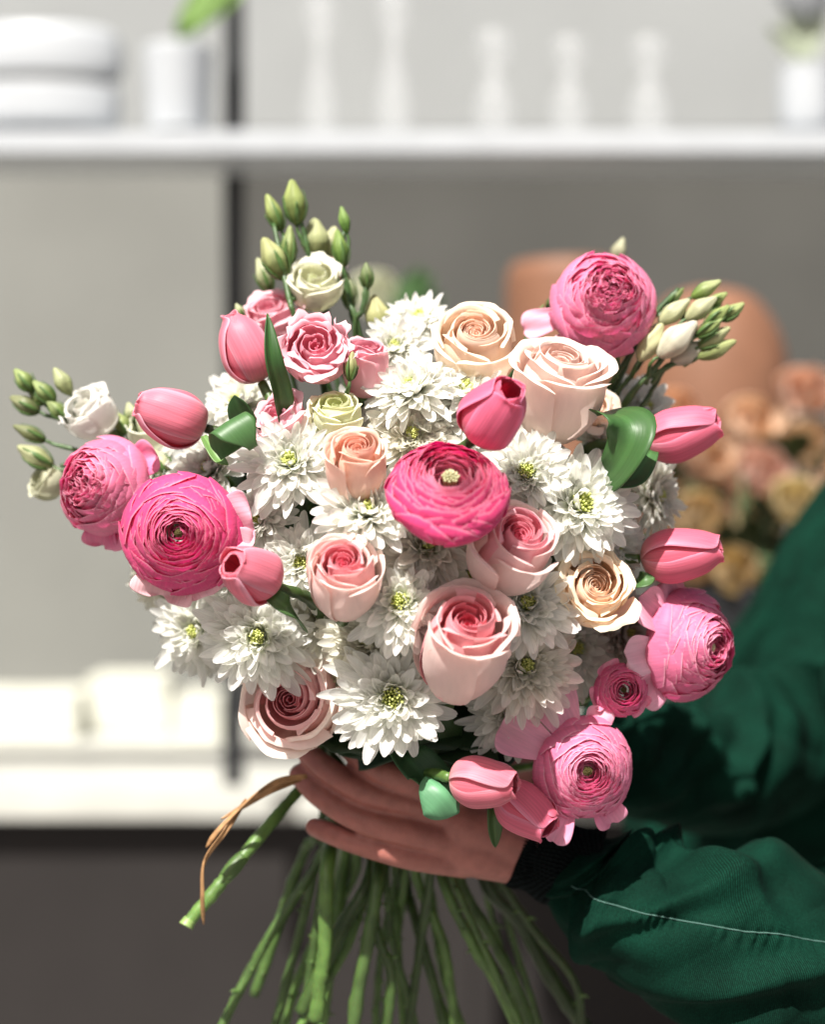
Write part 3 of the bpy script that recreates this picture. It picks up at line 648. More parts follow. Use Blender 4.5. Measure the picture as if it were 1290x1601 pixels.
# ------------------------------------------------------------------ chrysanthemums
MUMS = [
 # px, py, dpx, nx, nz, depth offset, label, options
 (655,500,105, 0.0,0.80, .030,'white chrysanthemum at the very top, left of the uppermost peach rose',{}),
 (618,545,110,-0.1,0.55, .018,'white chrysanthemum between the pink side-on lisianthus and the top peach rose',{}),
 (645,610,135,-0.25,0.72,-.006,'side-on white chrysanthemum with a blush petal below the small curled stamen at top centre',{}),
 (728,615,140, 0.1,0.74,-.002,'white chrysanthemum directly behind the left of the open upright tulip',{}),
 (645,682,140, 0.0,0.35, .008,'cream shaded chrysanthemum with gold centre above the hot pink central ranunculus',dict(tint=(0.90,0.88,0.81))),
 (824,740,140,-0.05,0.25,-.010,'white chrysanthemum with green centre touching the right side of the hot pink central ranunculus',{}),
 (905,790,175, 0.32,0.30,-.020,'largest white starry chrysanthemum right of the central ranunculus',dict(dense=1.15)),
 (962,850,100, 0.55,0.05, .000,'small white chrysanthemum above the cream ruffled rose at right',{}),
 (1022,775,120, 0.80,0.10, .015,'white chrysanthemum seen from its side under the green leaf at right',dict(tint=(0.88,0.87,0.82))),
 (948,695,90, 0.25,0.45, .020,'small white chrysanthemum peeping out beside the broad green leaf',{}),
 (455,723,150,-0.15,0.35,-.012,'full white chrysanthemum left of the small peach rose',{}),
 (405,812,120,-0.35,0.15, .000,'white chrysanthemum right of the large left ranunculus',{}),
 (330,735,125,-0.45,0.45, .020,'white chrysanthemum under the left side tulip',{}),
 (375,632,120,-0.35,0.60, .035,'white chrysanthemum behind the dark pointed leaf tip at upper left',{}),
 (473,880,125,-0.2,0.05, .002,'white chrysanthemum between the shaded tulip and the left pink cored rose',{}),
 (575,800,160,-0.05,0.50,-.012,'wide white chrysanthemum below the small peach rose',{}),
 (668,854,150, 0.15,0.30, -.006,'shaded white chrysanthemum right under the hot pink central ranunculus',dict(tint=(0.89,0.86,0.81))),  # tint puts the shade into the white petals
 (627,943,150,-0.1,0.25,-.026,'white chrysanthemum between the two pink cored roses in the middle',{}),
 (576,1000,150,-0.25,.15, -.004,'half hidden shaded chrysanthemum above the big star shaped white bloom',dict(tint=(0.88,0.86,0.78))),  # darker tint carries the shade on this bloom
 (613,1090,176, 0.05,0.06,-.045,'big star shaped white chrysanthemum at the bottom centre over the hand',dict(star=1.0)),
 (308,985,140,-0.35,-0.05, .010,'white chrysanthemum at the lower left edge with petals hanging down',dict(star=.6)),
 (405,995,165,-0.1,0.02,-.018,'drooping shaded white chrysanthemum below the dark rimmed tulip at lower left',dict(star=.7)),
 (822,945,150, 0.15,0.28, -.018,'white chrysanthemum left of the cream ruffled rose',{}),
 (820,1042,160, 0.2,0.18, -.022,'blush shaded white chrysanthemum right of the large pink rose',dict(tint=(0.90,0.87,0.82))),
 (798,1112,130, 0.15,0.05,-.022,'small white chrysanthemum above the loose pale pink petals at bottom right',dict(star=.4)),
 (535,1035,110,-0.3,0.0, .012,'greenish white chrysanthemum squeezed beside the lowest pink cored rose',dict(tint=(0.78,0.80,0.62))),
 (1005,640,110, 0.5,0.45, .035,'white chrysanthemum behind the upper right tulip',{}),
 (975,990,145, 0.55,0.0, 0.019,'dim white chrysanthemum deep behind the small pink ranunculus',dict(tint=(0.72,0.66,0.62))),  # white bloom, its shade put into the dim petal tint
 (545,660,110,-0.05,0.6, .030,'white chrysanthemum under the yellow green lisianthus cup',{}),
 (255,905,110,-0.5,-.2, .045,'cream chrysanthemum peeping below the large left ranunculus',dict(tint=(0.90,0.89,0.80))),
 (505,960,145,-.1,0.0, 0.017,'white chrysanthemum tucked behind the left pink cored rose',dict(tint=(0.88,0.87,0.80))),
 (700,735,120,0,.3, .05,'white chrysanthemum hidden deep behind the hot pink central ranunculus',{}),
 (740,900,145,0,.1, 0.025,'white chrysanthemum hidden deep behind the central pink roses',{}),
 (350,880,145,-.4,.1, 0.025,'white chrysanthemum deep behind the shaded left tulip',{}),
 (895,1010,145,.3,0, 0.022,'white chrysanthemum deep behind the cream ruffled rose',{}),
 (700,660,145,0.1,.45, 0.011,'white chrysanthemum just under the open upright tulip',{}),
 (240,735,90,-.5,.4, .03,'white chrysanthemum wedged behind the two left ranunculus blooms',{}),
]
def autolow(k):
    a = 485+310*((k*0.618)%1)+R.uniform(-8,8); s_ = (a-612)*R.uniform(.3,1.2)+R.uniform(-70,70); y0 = R.uniform(.035,.10); y1 = y0+R.uniform(-.02,.02)
    return [(a,1350,y0),(a+s_*.35,1450,y1),(a+s_*.75,1550,y1),(min(905,max(330,a+s_*1.3)),1690,y1)]
LK = iter('f g h m l q p i b k n d'.split())
for i,(px,py,dp,nx,nz,off,lab,kw) in enumerate(MUMS):
    low = None
    if i in (2,6,9,11,14,16,19,21,22,24,28,30): 
        try: low = LOW[next(LK)]
        except StopIteration: low = None
    elif i < 32 and i%5 != 0: low = autolow(i)
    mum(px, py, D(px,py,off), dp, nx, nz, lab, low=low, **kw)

# ------------------------------------------------------------------ roses
def tilt(ny, nx, nz): return (nx, ny, nz)
rose(742,540,D(742,535,-.015),148,135,0.02,0.62,'topmost peach rose with tan outer petals',C_PEACH,spread=.98,lip=.16,ruf=.018)
rose(872,604,D(872,600,-.030),158,190,0.14,0.82,'large blush rose seen side-on below the top right ranunculus',C_PINKP,lip=.20,ruf=.014,low=None,corew=.5)
rose(558,728,D(558,722,-.022),106,145,0.04,0.74,'small salmon peach rose above the centre of the bouquet',C_PEACH2,lip=.10)
rose(537,905,D(535,893,-.035),118,168,0.03,0.66,'small pale pink rose with deep pink core at centre left',C_PALE,lip=.06,corew=.42)
rose(724,1008,D(722,992,-.050),164,232,0.13,0.68,'largest pink rose with flared lip and vivid core at centre',C_PALE,lip=.14,low=LOW['e'],corew=.50)
rose(802,858,D(812,842,-.030),144,172,0.28,0.58,'pink rose with spiral heart below right of the central ranunculus',C_PALE2,lip=.12,corew=.55)
rose(926,922,D(930,920,-.028),134,115,0.16,0.36,'cream and apricot ruffled rose at the right',((0.96,0.74,0.58),(0.96,0.74,0.56),(0.95,0.79,0.60),(0.94,0.89,0.66)),lip=.20,ruf=.045,corew=.45)
rose(458,1092,D(460,1090,-.016),184,140,-0.14,0.06,'lowest pink cored rose in the shade over the fingers',((0.88,0.28,0.34),(0.93,0.58,0.58),(0.95,0.80,0.72),(0.95,0.88,0.80)),lip=.22,ruf=.02,corew=.50,low=LOW['j'])
rose(925,640,D(925,640,.008),70,70,0.5,0.2,'small curled tan rose petals right of the blush side-on rose',C_PEACH,N=14,lip=.4,ruf=.05,corew=.2)

# ------------------------------------------------------------------ ranunculus
ranunculus(702,766,D(702,765,-.050),204,0.06,0.66,'hot pink ranunculus with pale green eye in the middle of the bouquet',PINKR,layers=22,dens=10,dome=.55,taper=.66,flat=.98,centre='pale',inner=(0.90,0.42,0.54),cen=.15,depth=.18,low=None,edge=(.94,.48,.62))
ranunculus(284,832,D(284,832,-.055),190,-0.02,-0.02,'large round hot pink ranunculus with dark eye at left',(0.80,0.085,0.26),ew=.5,layers=17,flat=.60,depth=.1,cen=.08,
    outer=[(12,1.0,.5,15,(0.90,0.45,0.58)),(-62,.92,.5,5,(0.88,0.5,0.58)),(-110,.95,.55,0,(0.88,0.55,0.58)),(-20,.95,.45,12,(0.88,0.5,0.6))],low=None)
ranunculus(160,760,D(160,760,-.050),150,-0.42,0.10,'ruffled lighter pink ranunculus at the far left edge',PINKM,layers=15,flat=.85,chaos=.8,centre='pale',
    outer=[(-60,1.1,.5,0,(0.85,0.2,0.4)),(-100,1.05,.5,-5,(0.85,0.2,0.4)),(30,1.05,.4,0,(0.86,0.2,0.42)),(-20,1.05,.5,0,(0.86,0.22,0.42))])
ranunculus(945,472,D(945,472,-.045),165,0.05,0.28,'ruffled bright pink ranunculus highest at the right',(0.90,0.27,0.46),layers=16,flat=.75,chaos=.9,centre='pale',
    outer=[(195,1.35,.30,-5,(0.90,0.42,0.55)),(228,1.25,.3,-5,(0.92,0.6,0.7))],low=None,cen=.06)
ranunculus(1083,1010,D(1083,1010,-.060),170,0.62,0.0,'pink many layered ranunculus turned away at the far right',(0.86,0.22,0.40),layers=16,flat=.70,chaos=.25,centre='pale',
    outer=[(150,1.25,.42,5,(0.90,0.40,0.56)),(185,1.2,.4,0,(0.92,0.6,0.72)),(215,1.2,.4,0,(0.90,0.42,0.58)),(120,1.1,.4,5,(0.90,0.40,0.56))])
ranunculus(914,1202,D(914,1202,-.095),158,0.12,0.0,'pink ranunculus with deep dark heart at the bottom right',(0.86,0.24,0.42),layers=17,flat=.62,depth=.30,cen=.11,edge=(.95,.66,.78),
    outer=[(114,1.60,.50,8,(0.90,0.46,0.60)),(152,1.72,.50,8,(0.90,0.46,0.60)),(72,1.05,.3,8,(0.90,0.42,0.56)),(248,1.40,.26,8,(0.88,0.36,0.54)),(-60,1.1,.35,5,(0.88,0.3,0.5)),(225,1.15,.35,5,(0.88,0.34,0.52))])
ranunculus(972,1078,D(972,1078,-.055),84,0.08,0.05,'smallest half open pink ranunculus beside the far right one',(0.82,0.16,0.34),layers=8,flat=.9,depth=.35,cen=.12,edge=(.92,.5,.62),
    outer=[(200,1.0,.5,15,(0.85,0.25,0.42)),(120,1.0,.5,20,(0.85,0.25,0.42)),(-40,1.0,.5,15,(0.85,0.22,0.4))])

# ------------------------------------------------------------------ tulips
TL = (0.86,0.25,0.34); TB = (0.86,0.17,0.30)
t1 = tulip(268,650,D(268,650,-.045),112,94,(-0.72,-0.25,0.26),'coral pink tulip pointing left above the left ranunculus pair',op=.35,tone=TL,stemjx=60)
t2 = tulip(384,545,D(384,545,-.030),112,84,(-0.35,-0.12,0.75),'coral pink tulip pointing up at the upper left beside a slim upright leaf',op=.22,tone=TL)
t3 = tulip(392,897,D(392,897,-.055),100,92,(-0.42,-0.62,0.28),'half shaded coral tulip right of the large left ranunculus',op=.42,tone=TL)
t4 = tulip(773,645,D(773,645,-.062),116,104,(0.34,-0.62,0.46),'open hot pink tulip facing the camera above the central ranunculus',op=.40,tone=TB)
t5 = tulip(1065,676,D(1065,676,-.045),118,86,(0.86,-0.22,0.26),'pink tulip pointing right at the upper right edge',op=.42,tone=(0.86,0.19,0.30))
t6 = tulip(1064,866,D(1064,866,-.045),124,86,(0.90,-0.20,0.12),'pink tulip pointing right above the far right ranunculus',op=.40,tone=(0.86,0.18,0.28))
t7 = tulip(755,1222,D(755,1222,-.115),106,84,(0.88,-0.34,-0.06),'pink tulip lying sideways at the bottom beside the green leaf tip',op=.42,tone=(0.87,0.24,0.32),low=LOW['c'],slen=0.05)
t8 = tulip(822,1265,D(822,1265,-.115),100,84,(0.62,-0.36,-0.42),'lowest pink tulip pointing down right beneath the bottom ranunculus',op=.45,tone=(0.86,0.19,0.30),low=LOW['o'],slen=0.05)
GL = (0.070,0.165,0.040); GB = (0.07,0.15,0.045)
def PP(*q): return [P(*a) for a in q]
# curled tulip leaf by the left tulip
cy = D(370,690,-.03)
ax0, ax1 = np.array(P(342,706,cy-.02)), np.array(P(396,672,cy-.015)); av = ax1-ax0; dv = av/np.linalg.norm(av)
e1 = np.cross(dv,[0,1,0]); e1/=np.linalg.norm(e1); e1 *= np.sign(e1[2]); e2 = np.cross(e1,dv); e2 *= np.sign(-e2[1])
U, T = np.meshgrid(np.linspace(0,1,13), np.linspace(-1.7,2.9,40)); U = .5+(U-.5)*(1.0-0.75*sstep(1.2,2.9,T)-.25*sstep(-.6,-1.7,T)); rr_ = (27+3*np.sin(T*2)-2.5*(T+2)*(T<0)*.0)*PX*(1-.12*np.abs(U-.5))
G = ax0+U[...,None]*av+ (T[...,None]*dv)*0.0016 + rr_[...,None]*(np.cos(T-.25)[...,None]*e1+np.sin(T-.25)[...,None]*e2)*np.array([1,.8,1])
mb = MB(); mb.grid(toloc(t1,G), np.array((0.075,0.17,0.055))*np.ones(G.shape), np.stack([U*.02,T*.01,0*U],-1)); o = mb.build('leaf', M_LEAF, t1, thick=.0006); o['label'] = 'curled over green leaf'
blade(t1, PP((318,682,cy+.004),(330,700,cy-.002),(342,718,cy-.006),(356,727,cy-.01)), 9, (0.14,0.26,0.07), cup=0.3, sideways=(.2,-1,.4))
blade(t1, PP((398,700,cy+.02),(385,665,cy+.015),(372,635,cy+.01),(366,618,cy+.008)), 20, (0.030,0.075,0.022), cup=0.3, sideways=(-.3,-1,.2), prof=(0.2,2.2,0.9))
blade(t2, PP((452,690,D(450,640,-.01)),(438,620,D(440,600,-.035)),(424,560,D(440,600,-.045)),(418,490,D(440,600,-.04))), 17, (0.045,0.11,0.030), cup=0.5, sideways=(.7,-1,.1), prof=(0.25,2.6,0.9), label='slim upright dark green leaf')
blade(t3, PP((475,985,D(450,950,-.01)),(452,955,D(450,950,-.04)),(432,938,D(450,950,-.045)),(416,926,D(450,950,-.04))), 15, GB, cup=0.35, sideways=(.2,-1,.7))
yl = D(970,690,-.03)
blade(t5, PP((1020,705,yl+.005),(990,745,yl-.01),(955,750,yl-.012),(935,745,yl+.0)), 22, (0.06,0.15,0.045), cup=0.35, sideways=(.1,-1,.8), label='green leaf folded below the tulip')
blade(t5, PP((935,758,yl),(962,735,yl-.022),(985,695,yl-.03),(985,662,yl-.028),(955,648,yl-.018),(915,655,yl-.0),(885,675,yl+.02)), 36, (0.05,0.125,0.035), cup=0.25,
      sideways=[(-.4,-1,.1),(-.6,-1,.1),(-.3,-.9,.6),(-.1,-.6,1),(.1,-.3,1),(.1,-.2,1),(.1,-.3,1)], prof=(0.3,4,0.7), label='broad arching glossy green leaf')
blade(t6, PP((965,905,D(1000,905,.0)),(985,912,D(1000,905,-.02)),(1005,908,D(1000,905,-.03)),(1024,904,D(1000,905,-.03))), 15, GB, cup=0.3, sideways=(.2,-1,.6))
yb = D(660,1220,-.075)
blade(t7, PP((600,1150,yb+.035),(630,1180,yb+.005),(660,1210,yb-.0),(685,1232,yb-.008),(717,1262,yb-.012)), 32, (0.045,0.11,0.045), cup=0.45, sideways=(.6,-1,.5), prof=(0.3,3,0.7), label='dark green leaf with rolled tip over the hand')
blade(t7, PP((665,1215,yb-.014),(682,1228,yb-.020),(700,1245,yb-.022),(718,1270,yb-.018)), 36, (0.11,0.28,0.14), cup=-0.65, sideways=(.5,-1,.4), prof=(0.5,5,0.6), label='bright bluish green rolled leaf tip')
blade(t7, PP((560,1190,yb+.05),(620,1160,yb+.04),(690,1155,yb+.03),(740,1175,yb+.02),(780,1200,yb+.02)), 42, (0.022,0.05,0.020), cup=0.2, sideways=(.1,-1,.8), prof=(0.35,3,0.7))
blade(t8, PP((770,1240,yb+.01),(772,1270,yb+.005),(773,1295,yb+.01),(775,1325,yb+.015)), 13, (0.06,0.12,0.035), cup=0.3, sideways=(.5,-1,0))
blade(t6, PP((900,1010,.03),(930,1030,.01),(980,1015,.0),(1010,980,.0)), 18, (0.06,0.10,0.03), cup=0.3, sideways=(.2,-1,.8))
blade(t4, PP((760,680,.0),(800,700,-.03),(850,690,-.04),(885,662,-.03)), 20, (0.04,0.09,0.03), cup=0.3, sideways=(.1,-1,.8))

# ------------------------------------------------------------------ lisianthus blooms
def lis(px,py,off,wpx,hpx,nx,nz,label,cols,N=14,lip=.25,ruf=.05,corew=.35,**k):
    return rose(px,py,D(px,py,off),wpx,hpx,nx,nz,label,cols,N=N,lip=lip,ruf=ruf,corew=corew,kind='lisianthus',group='lisianthus blooms in the bouquet',cat='lisianthus',**k)
lis(494,548,-.035,122,95,-0.02,0.38,'open ruffled pink lisianthus at the top left in front of the bud sprig',C_LISP,N=19,ruf=.10)
lis(572,570,-.010,84,110,0.12,0.88,'pink lisianthus cup seen side-on right of the open ruffled one',C_LISP,lip=.14)
lis(424,495,.02,95,80,-0.25,0.75,'pink lisianthus behind the upright tulip at upper left',C_LISP)
lis(440,655,-.010,95,75,-0.45,0.62,'small pink lisianthus below the slim upright leaf',C_LISP,ruf=.07)
lis(525,645,-.012,92,70,0.0,0.82,'yellow green lisianthus cup below the pink ruffled blooms',C_LISG,N=16,lip=.08,ruf=.03)
lis(515,425,.04,50,60,0.1,0.8,'little pink lisianthus behind the cream one in the top sprig',C_LISP,N=10)

G_L1=(0.13,0.24,0.06); G_T1=(0.45,0.56,0.26); G_T2=(0.66,0.72,0.46)
def sprig(name_label, base, stalks, buds, loc):
    o = thing('lisianthus_sprig', P(*loc), None, 0, name_label, 'flower sprig', 'budding lisianthus sprigs in the bouquet')
    for s_ in stalks: main_stalk(o, s_)
    for b in buds: bud(o, *b[:6], **(b[6] if len(b)>6 else {}))
    return o
def sprig_bloom(par, px, py, y, wpx, hpx, nf, cols, label, N=12, lip=.25, ruf=.04):
    """a bloom belonging to the sprig: petals and calyx as one child flower with sub-parts"""
    t = rose(px, py, y, wpx, hpx, 0, 0, label, cols, N=N, lip=lip, ruf=ruf, corew=.3, nf=nf, kind='bloom', sepals=True)
    for k in ('category','group'): 
        if k in t: del t[k]
    for ch in [c for c in C.objects if c.parent == t and c.name.startswith('stem')]: bpy.data.objects.remove(ch)
    t.parent = par; t.matrix_parent_inverse = MW[par.name].inverted(); return t
# top sprig
ty = D(470,420,-.005)
sp = sprig('tall lisianthus sprig with green buds and a cream bloom rising at the top left', None,
  [[(462,322,ty),(475,362,ty),(484,400,ty),(500,460,ty+.01),(560,700,.02),(605,1270,.05)],
   [(428,350,ty),(438,400,ty-.01),(452,470,ty-.02),(465,505,ty-.02),(540,700,.02),(600,1270,.05)],
   [(538,362,ty),(535,410,ty),(545,470,ty),(562,520,ty),(590,700,.03),(612,1270,.05)],
   [(572,448,ty-.01),(566,485,ty-.01),(555,520,ty-.005),(570,700,.03),(606,1270,.05)]],
  [(460,316,ty,72,36,97,dict(c_tip=(0.42,0.52,0.18),node=(478,385,ty),pale=.25)),
   (428,332,ty+.003,62,27,112,dict(node=(440,400,ty),c_tip=(0.45,0.55,0.2))),
   (428,404,ty-.012,74,40,118,dict(node=(455,480,ty-.015),c_tip=(0.55,0.60,0.28),pale=.15)),
   (452,385,ty-.008,66,24,88,dict(node=(460,470,ty-.015),c_tip=(0.4,0.5,0.2))),
   (412,430,ty+.015,58,26,110,dict(c_tip=(0.6,0.66,0.4),pale=.4,node=(450,480,ty))),
   (493,374,ty+.012,66,46,92,dict(c_base=(0.35,0.46,0.16),c_tip=(0.60,0.66,0.36),pale=.3,node=(500,450,ty),sepal=False)),
   (519,378,ty+.016,50,34,80,dict(c_base=(0.42,0.5,0.22),c_tip=(0.66,0.7,0.42),pale=.5,node=(530,440,ty+.01),sepal=False)),
   (532,388,ty,60,25,100,dict(c_base=(0.12,0.26,0.05),c_tip=(0.3,0.46,0.12),node=(545,470,ty))),
   (538,344,ty,44,18,102,dict(c_base=(0.14,0.32,0.06),c_tip=(0.30,0.48,0.14),node=(538,410,ty),sepal=False)),
   (545,455,ty+.006,60,24,95,dict(node=(556,510,ty),c_tip=(0.5,0.58,0.34),pale=.2)),
   (573,431,ty-.01,42,20,92,dict(node=(566,490,ty-.01),c_base=(0.10,0.17,0.05),c_tip=(0.26,0.34,0.16))),
   (590,493,ty-.004,66,40,100,dict(c_base=(0.36,0.44,0.12),c_tip=(0.60,0.62,0.32),pale=.35,node=(570,540,ty),sepal=False)),
   (549,572,D(549,572,-.03),46,20,84,dict(node=(540,620,D(549,572,-.02)),c_tip=(0.5,0.5,0.24))),
   (374,486,D(380,490,.0),26,14,115,dict(node=(385,520,D(380,500,.01)),c_tip=(0.6,0.66,0.4))),
  ], (500,560,ty))
sprig_bloom(sp, 492,445,ty-.006,98,82,(0.0,-0.75,0.66),((0.70,0.74,0.45),(0.84,0.84,0.66),(0.88,0.87,0.72),(0.92,0.90,0.80)),'cream ruffled bloom')
# left sprig
ly = D(150,640,-.02)
sp = sprig('lisianthus sprig with white bloom and green buds reaching out to the far left', None,
  [[(60,610,ly),(100,650,ly),(150,680,ly+.01),(260,730,ly+.02),(450,900,.03),(600,1270,.05)],
   [(95,728,ly),(130,725,ly+.01),(200,740,ly+.02),(400,900,.04),(600,1270,.06)]],
  [(37,594,ly,46,26,132,dict(node=(80,640,ly),c_tip=(0.40,0.52,0.2))),
   (97,596,ly-.003,50,27,122,dict(node=(118,650,ly),c_tip=(0.55,0.62,0.34),pale=.45,sepal=False)),
   (68,612,ly-.004,48,24,136,dict(node=(100,650,ly),c_tip=(0.42,0.54,0.22))),
   (88,640,ly-.005,44,22,138,dict(node=(118,668,ly),c_tip=(0.34,0.44,0.18))),
   (38,632,ly+.003,52,28,153,dict(node=(95,655,ly),c_base=(0.17,0.22,0.09),c_tip=(0.34,0.38,0.20))),
   (58,620,ly+.004,36,22,140,dict(node=(95,650,ly),c_tip=(0.36,0.46,0.2))),
   (45,677,ly+.003,56,22,155,dict(node=(120,705,ly),c_base=(0.16,0.21,0.08),c_tip=(0.26,0.30,0.14))),
   (54,713,ly,64,32,150,dict(node=(118,738,ly),c_base=(0.26,0.34,0.12),c_tip=(0.55,0.60,0.34),pale=.4)),
   (190,662,ly+.002,40,26,120,dict(node=(215,700,ly+.01),c_tip=(0.45,0.55,0.22))),
   (205,645,ly+.006,34,22,110,dict(node=(215,690,ly+.01),c_tip=(0.6,0.66,0.4),pale=.4)),
   (178,682,ly+.002,34,20,150,dict(node=(215,710,ly+.01),c_base=(0.1,0.15,.05))),
   (250,725,ly-.01,50,34,120,dict(node=(275,760,ly+.01),c_base=(0.4,0.5,0.2),c_tip=(0.7,0.74,0.5),pale=.5)),
  ], (200,720,ly))
sprig_bloom(sp, 140,645,ly-.006,98,84,(-0.45,-0.62,0.62),((0.86,0.84,0.74),(0.88,0.87,0.82),(0.88,0.86,0.82),(0.90,0.88,0.86)),'white ruffled bloom',N=14,lip=.12)
sprig_bloom(sp, 232,672,ly+.004,80,84,(-0.10,-0.55,0.80),((0.7,0.76,0.45),(0.84,0.86,0.66),(0.86,0.87,0.72),(0.90,0.90,0.82)),'cream cup shaped bloom',N=12,lip=.1)
sprig_bloom(sp, 72,752,ly+.004,66,60,(-0.55,-0.35,0.30),((0.45,0.46,0.30),(0.55,0.55,0.38),(0.60,0.60,0.44),(0.66,0.66,0.52)),'closing grey green bloom',N=9,lip=.05)
# right sprig
ry = D(1040,520,-.045)
sp = sprig('lisianthus sprig with a dense bunch of pale green buds at the upper right', None,
  [[(1120,475,ry),(1080,505,ry-.004),(1030,570,ry-.004),(985,625,ry),(930,720,.02),(640,1270,.05)],
   [(1105,540,ry),(1050,570,ry-.003),(1000,600,ry),(960,660,ry+.01),(900,760,.02),(630,1270,.05)],
   [(990,545,ry),(965,585,ry),(945,620,ry+.01),(900,730,.02),(632,1270,.05)],
   [(1010,555,ry+.003),(985,590,ry+.003),(955,630,ry+.01),(905,730,.02),(636,1270,.05)],
   [(1040,575,ry+.006),(1015,620,ry+.006),(985,660,ry+.01),(905,760,.02),(640,1270,.05)],
   [(1062,452,ry+.01),(1030,485,ry+.01),(1000,530,ry+.01),(965,600,ry+.01),(905,730,.02),(636,1270,.05)],
   [(848,492,D(850,490,0)),(826,520,D(850,490,0.01)),(815,560,.0),(760,700,.03),(625,1270,.05)],
   [(862,475,D(850,490,0)),(845,505,D(850,490,0.01)),(835,560,.0),(770,700,.03),(625,1270,.05)]],
  [(1105,452,ry,54,24,30,dict(node=(1068,500,ry),c_base=(0.22,0.36,0.08),c_tip=(0.55,0.64,0.32),sepal=False)),
   (1055,487,ry-.004,62,30,38,dict(node=(1015,540,ry),c_base=(0.4,0.5,0.2),c_tip=(0.68,0.72,0.48),pale=.5,sepal=False)),
   (1097,482,ry-.006,60,30,36,dict(node=(1050,540,ry),c_base=(0.45,0.52,0.24),c_tip=(0.66,0.7,0.46),pale=.4,sepal=False)),
   (1122,494,ry-.008,52,22,40,dict(node=(1070,545,ry),c_tip=(0.42,0.54,0.2))),
   (1146,487,ry-.004,46,22,36,dict(node=(1090,540,ry),c_tip=(0.5,0.6,0.26))),
   (1110,512,ry-.010,50,20,34,dict(node=(1060,555,ry),c_tip=(0.4,0.52,0.2))),
   (1118,527,ry-.006,58,26,32,dict(node=(1065,560,ry),c_base=(0.4,0.48,0.2),c_tip=(0.6,0.66,0.36),pale=.3)),
   (1122,546,ry-.004,66,28,24,dict(node=(1070,570,ry),c_base=(0.24,0.34,0.1),c_tip=(0.5,0.58,0.26),pale=.3,sepal=False)),
   (1060,530,ry-.012,82,44,42,dict(node=(1010,600,ry),c_base=(0.62,0.66,0.44),c_tip=(0.84,0.84,0.70),pale=.5,sepal=False)),
   (1080,550,ry-.002,70,34,30,dict(node=(1020,600,ry),c_base=(0.66,0.68,0.5),c_tip=(0.80,0.80,0.66),pale=.5,sepal=False)),
   (1018,535,ry-.010,70,34,58,dict(node=(988,590,ry),c_base=(0.55,0.58,0.32),c_tip=(0.72,0.76,0.44),pale=.5,sepal=False)),
   (992,520,ry-.010,58,30,55,dict(node=(965,590,ry),c_base=(0.34,0.42,0.14),c_tip=(0.56,0.62,0.30),pale=.4,sepal=False)),
   (1120,470,ry,44,20,35,dict(node=(1080,515,ry),c_tip=(0.45,0.56,0.22))),
   (1058,463,ry+.01,36,13,48,dict(node=(1030,495,ry+.01),c_base=(0.10,0.17,0.05),c_tip=(0.26,0.36,0.12))),
   (968,392,D(968,400,.03),44,24,70,dict(node=(955,460,.03),c_base=(0.35,0.34,0.22),c_tip=(0.60,0.62,0.42),sepal=False)),
   (862,470,D(850,490,0),24,9,55,dict(c_base=(0.10,0.17,0.05),c_tip=(0.20,0.27,0.08))),
   (843,488,D(850,490,0),30,9,58,dict(c_base=(0.10,0.17,0.05),c_tip=(0.20,0.27,0.08))),
  ], (960,660,ry))

# loose filler greenery deep in the bouquet, and leaves added to shade the hand
fg = thing('foliage_stem', P(640,1150,.05), None, 0, 'dark green leafy stems filling the gaps inside the bouquet, with leaves added to shade the hand', 'foliage')
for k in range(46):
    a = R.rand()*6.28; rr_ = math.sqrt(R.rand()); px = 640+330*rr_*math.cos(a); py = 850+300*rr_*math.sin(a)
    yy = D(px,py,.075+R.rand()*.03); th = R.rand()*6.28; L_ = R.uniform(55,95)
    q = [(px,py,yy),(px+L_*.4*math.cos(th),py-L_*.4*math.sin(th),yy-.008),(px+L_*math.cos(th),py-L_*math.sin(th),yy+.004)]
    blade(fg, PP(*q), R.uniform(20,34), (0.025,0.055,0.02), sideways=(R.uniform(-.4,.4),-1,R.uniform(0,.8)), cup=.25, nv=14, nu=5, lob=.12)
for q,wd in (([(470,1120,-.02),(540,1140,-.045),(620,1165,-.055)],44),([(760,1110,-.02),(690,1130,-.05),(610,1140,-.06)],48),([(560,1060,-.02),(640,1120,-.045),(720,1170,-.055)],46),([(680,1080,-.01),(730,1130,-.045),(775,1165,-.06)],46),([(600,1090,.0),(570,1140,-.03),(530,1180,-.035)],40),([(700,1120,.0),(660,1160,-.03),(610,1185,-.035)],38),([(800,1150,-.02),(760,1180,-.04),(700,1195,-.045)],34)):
    blade(fg, PP(*q), wd, (0.022,0.05,0.02), sideways=(R.uniform(-.3,.3),-1,R.uniform(.3,.9)), cup=.2, nv=16, nu=7, lob=.08)  # broad leaves added between sun and hand to block the light
main_stalk(fg, [(640,850,.03),(640,1000,.04),(630,1150,.05),(612,1290,.055)], .002)

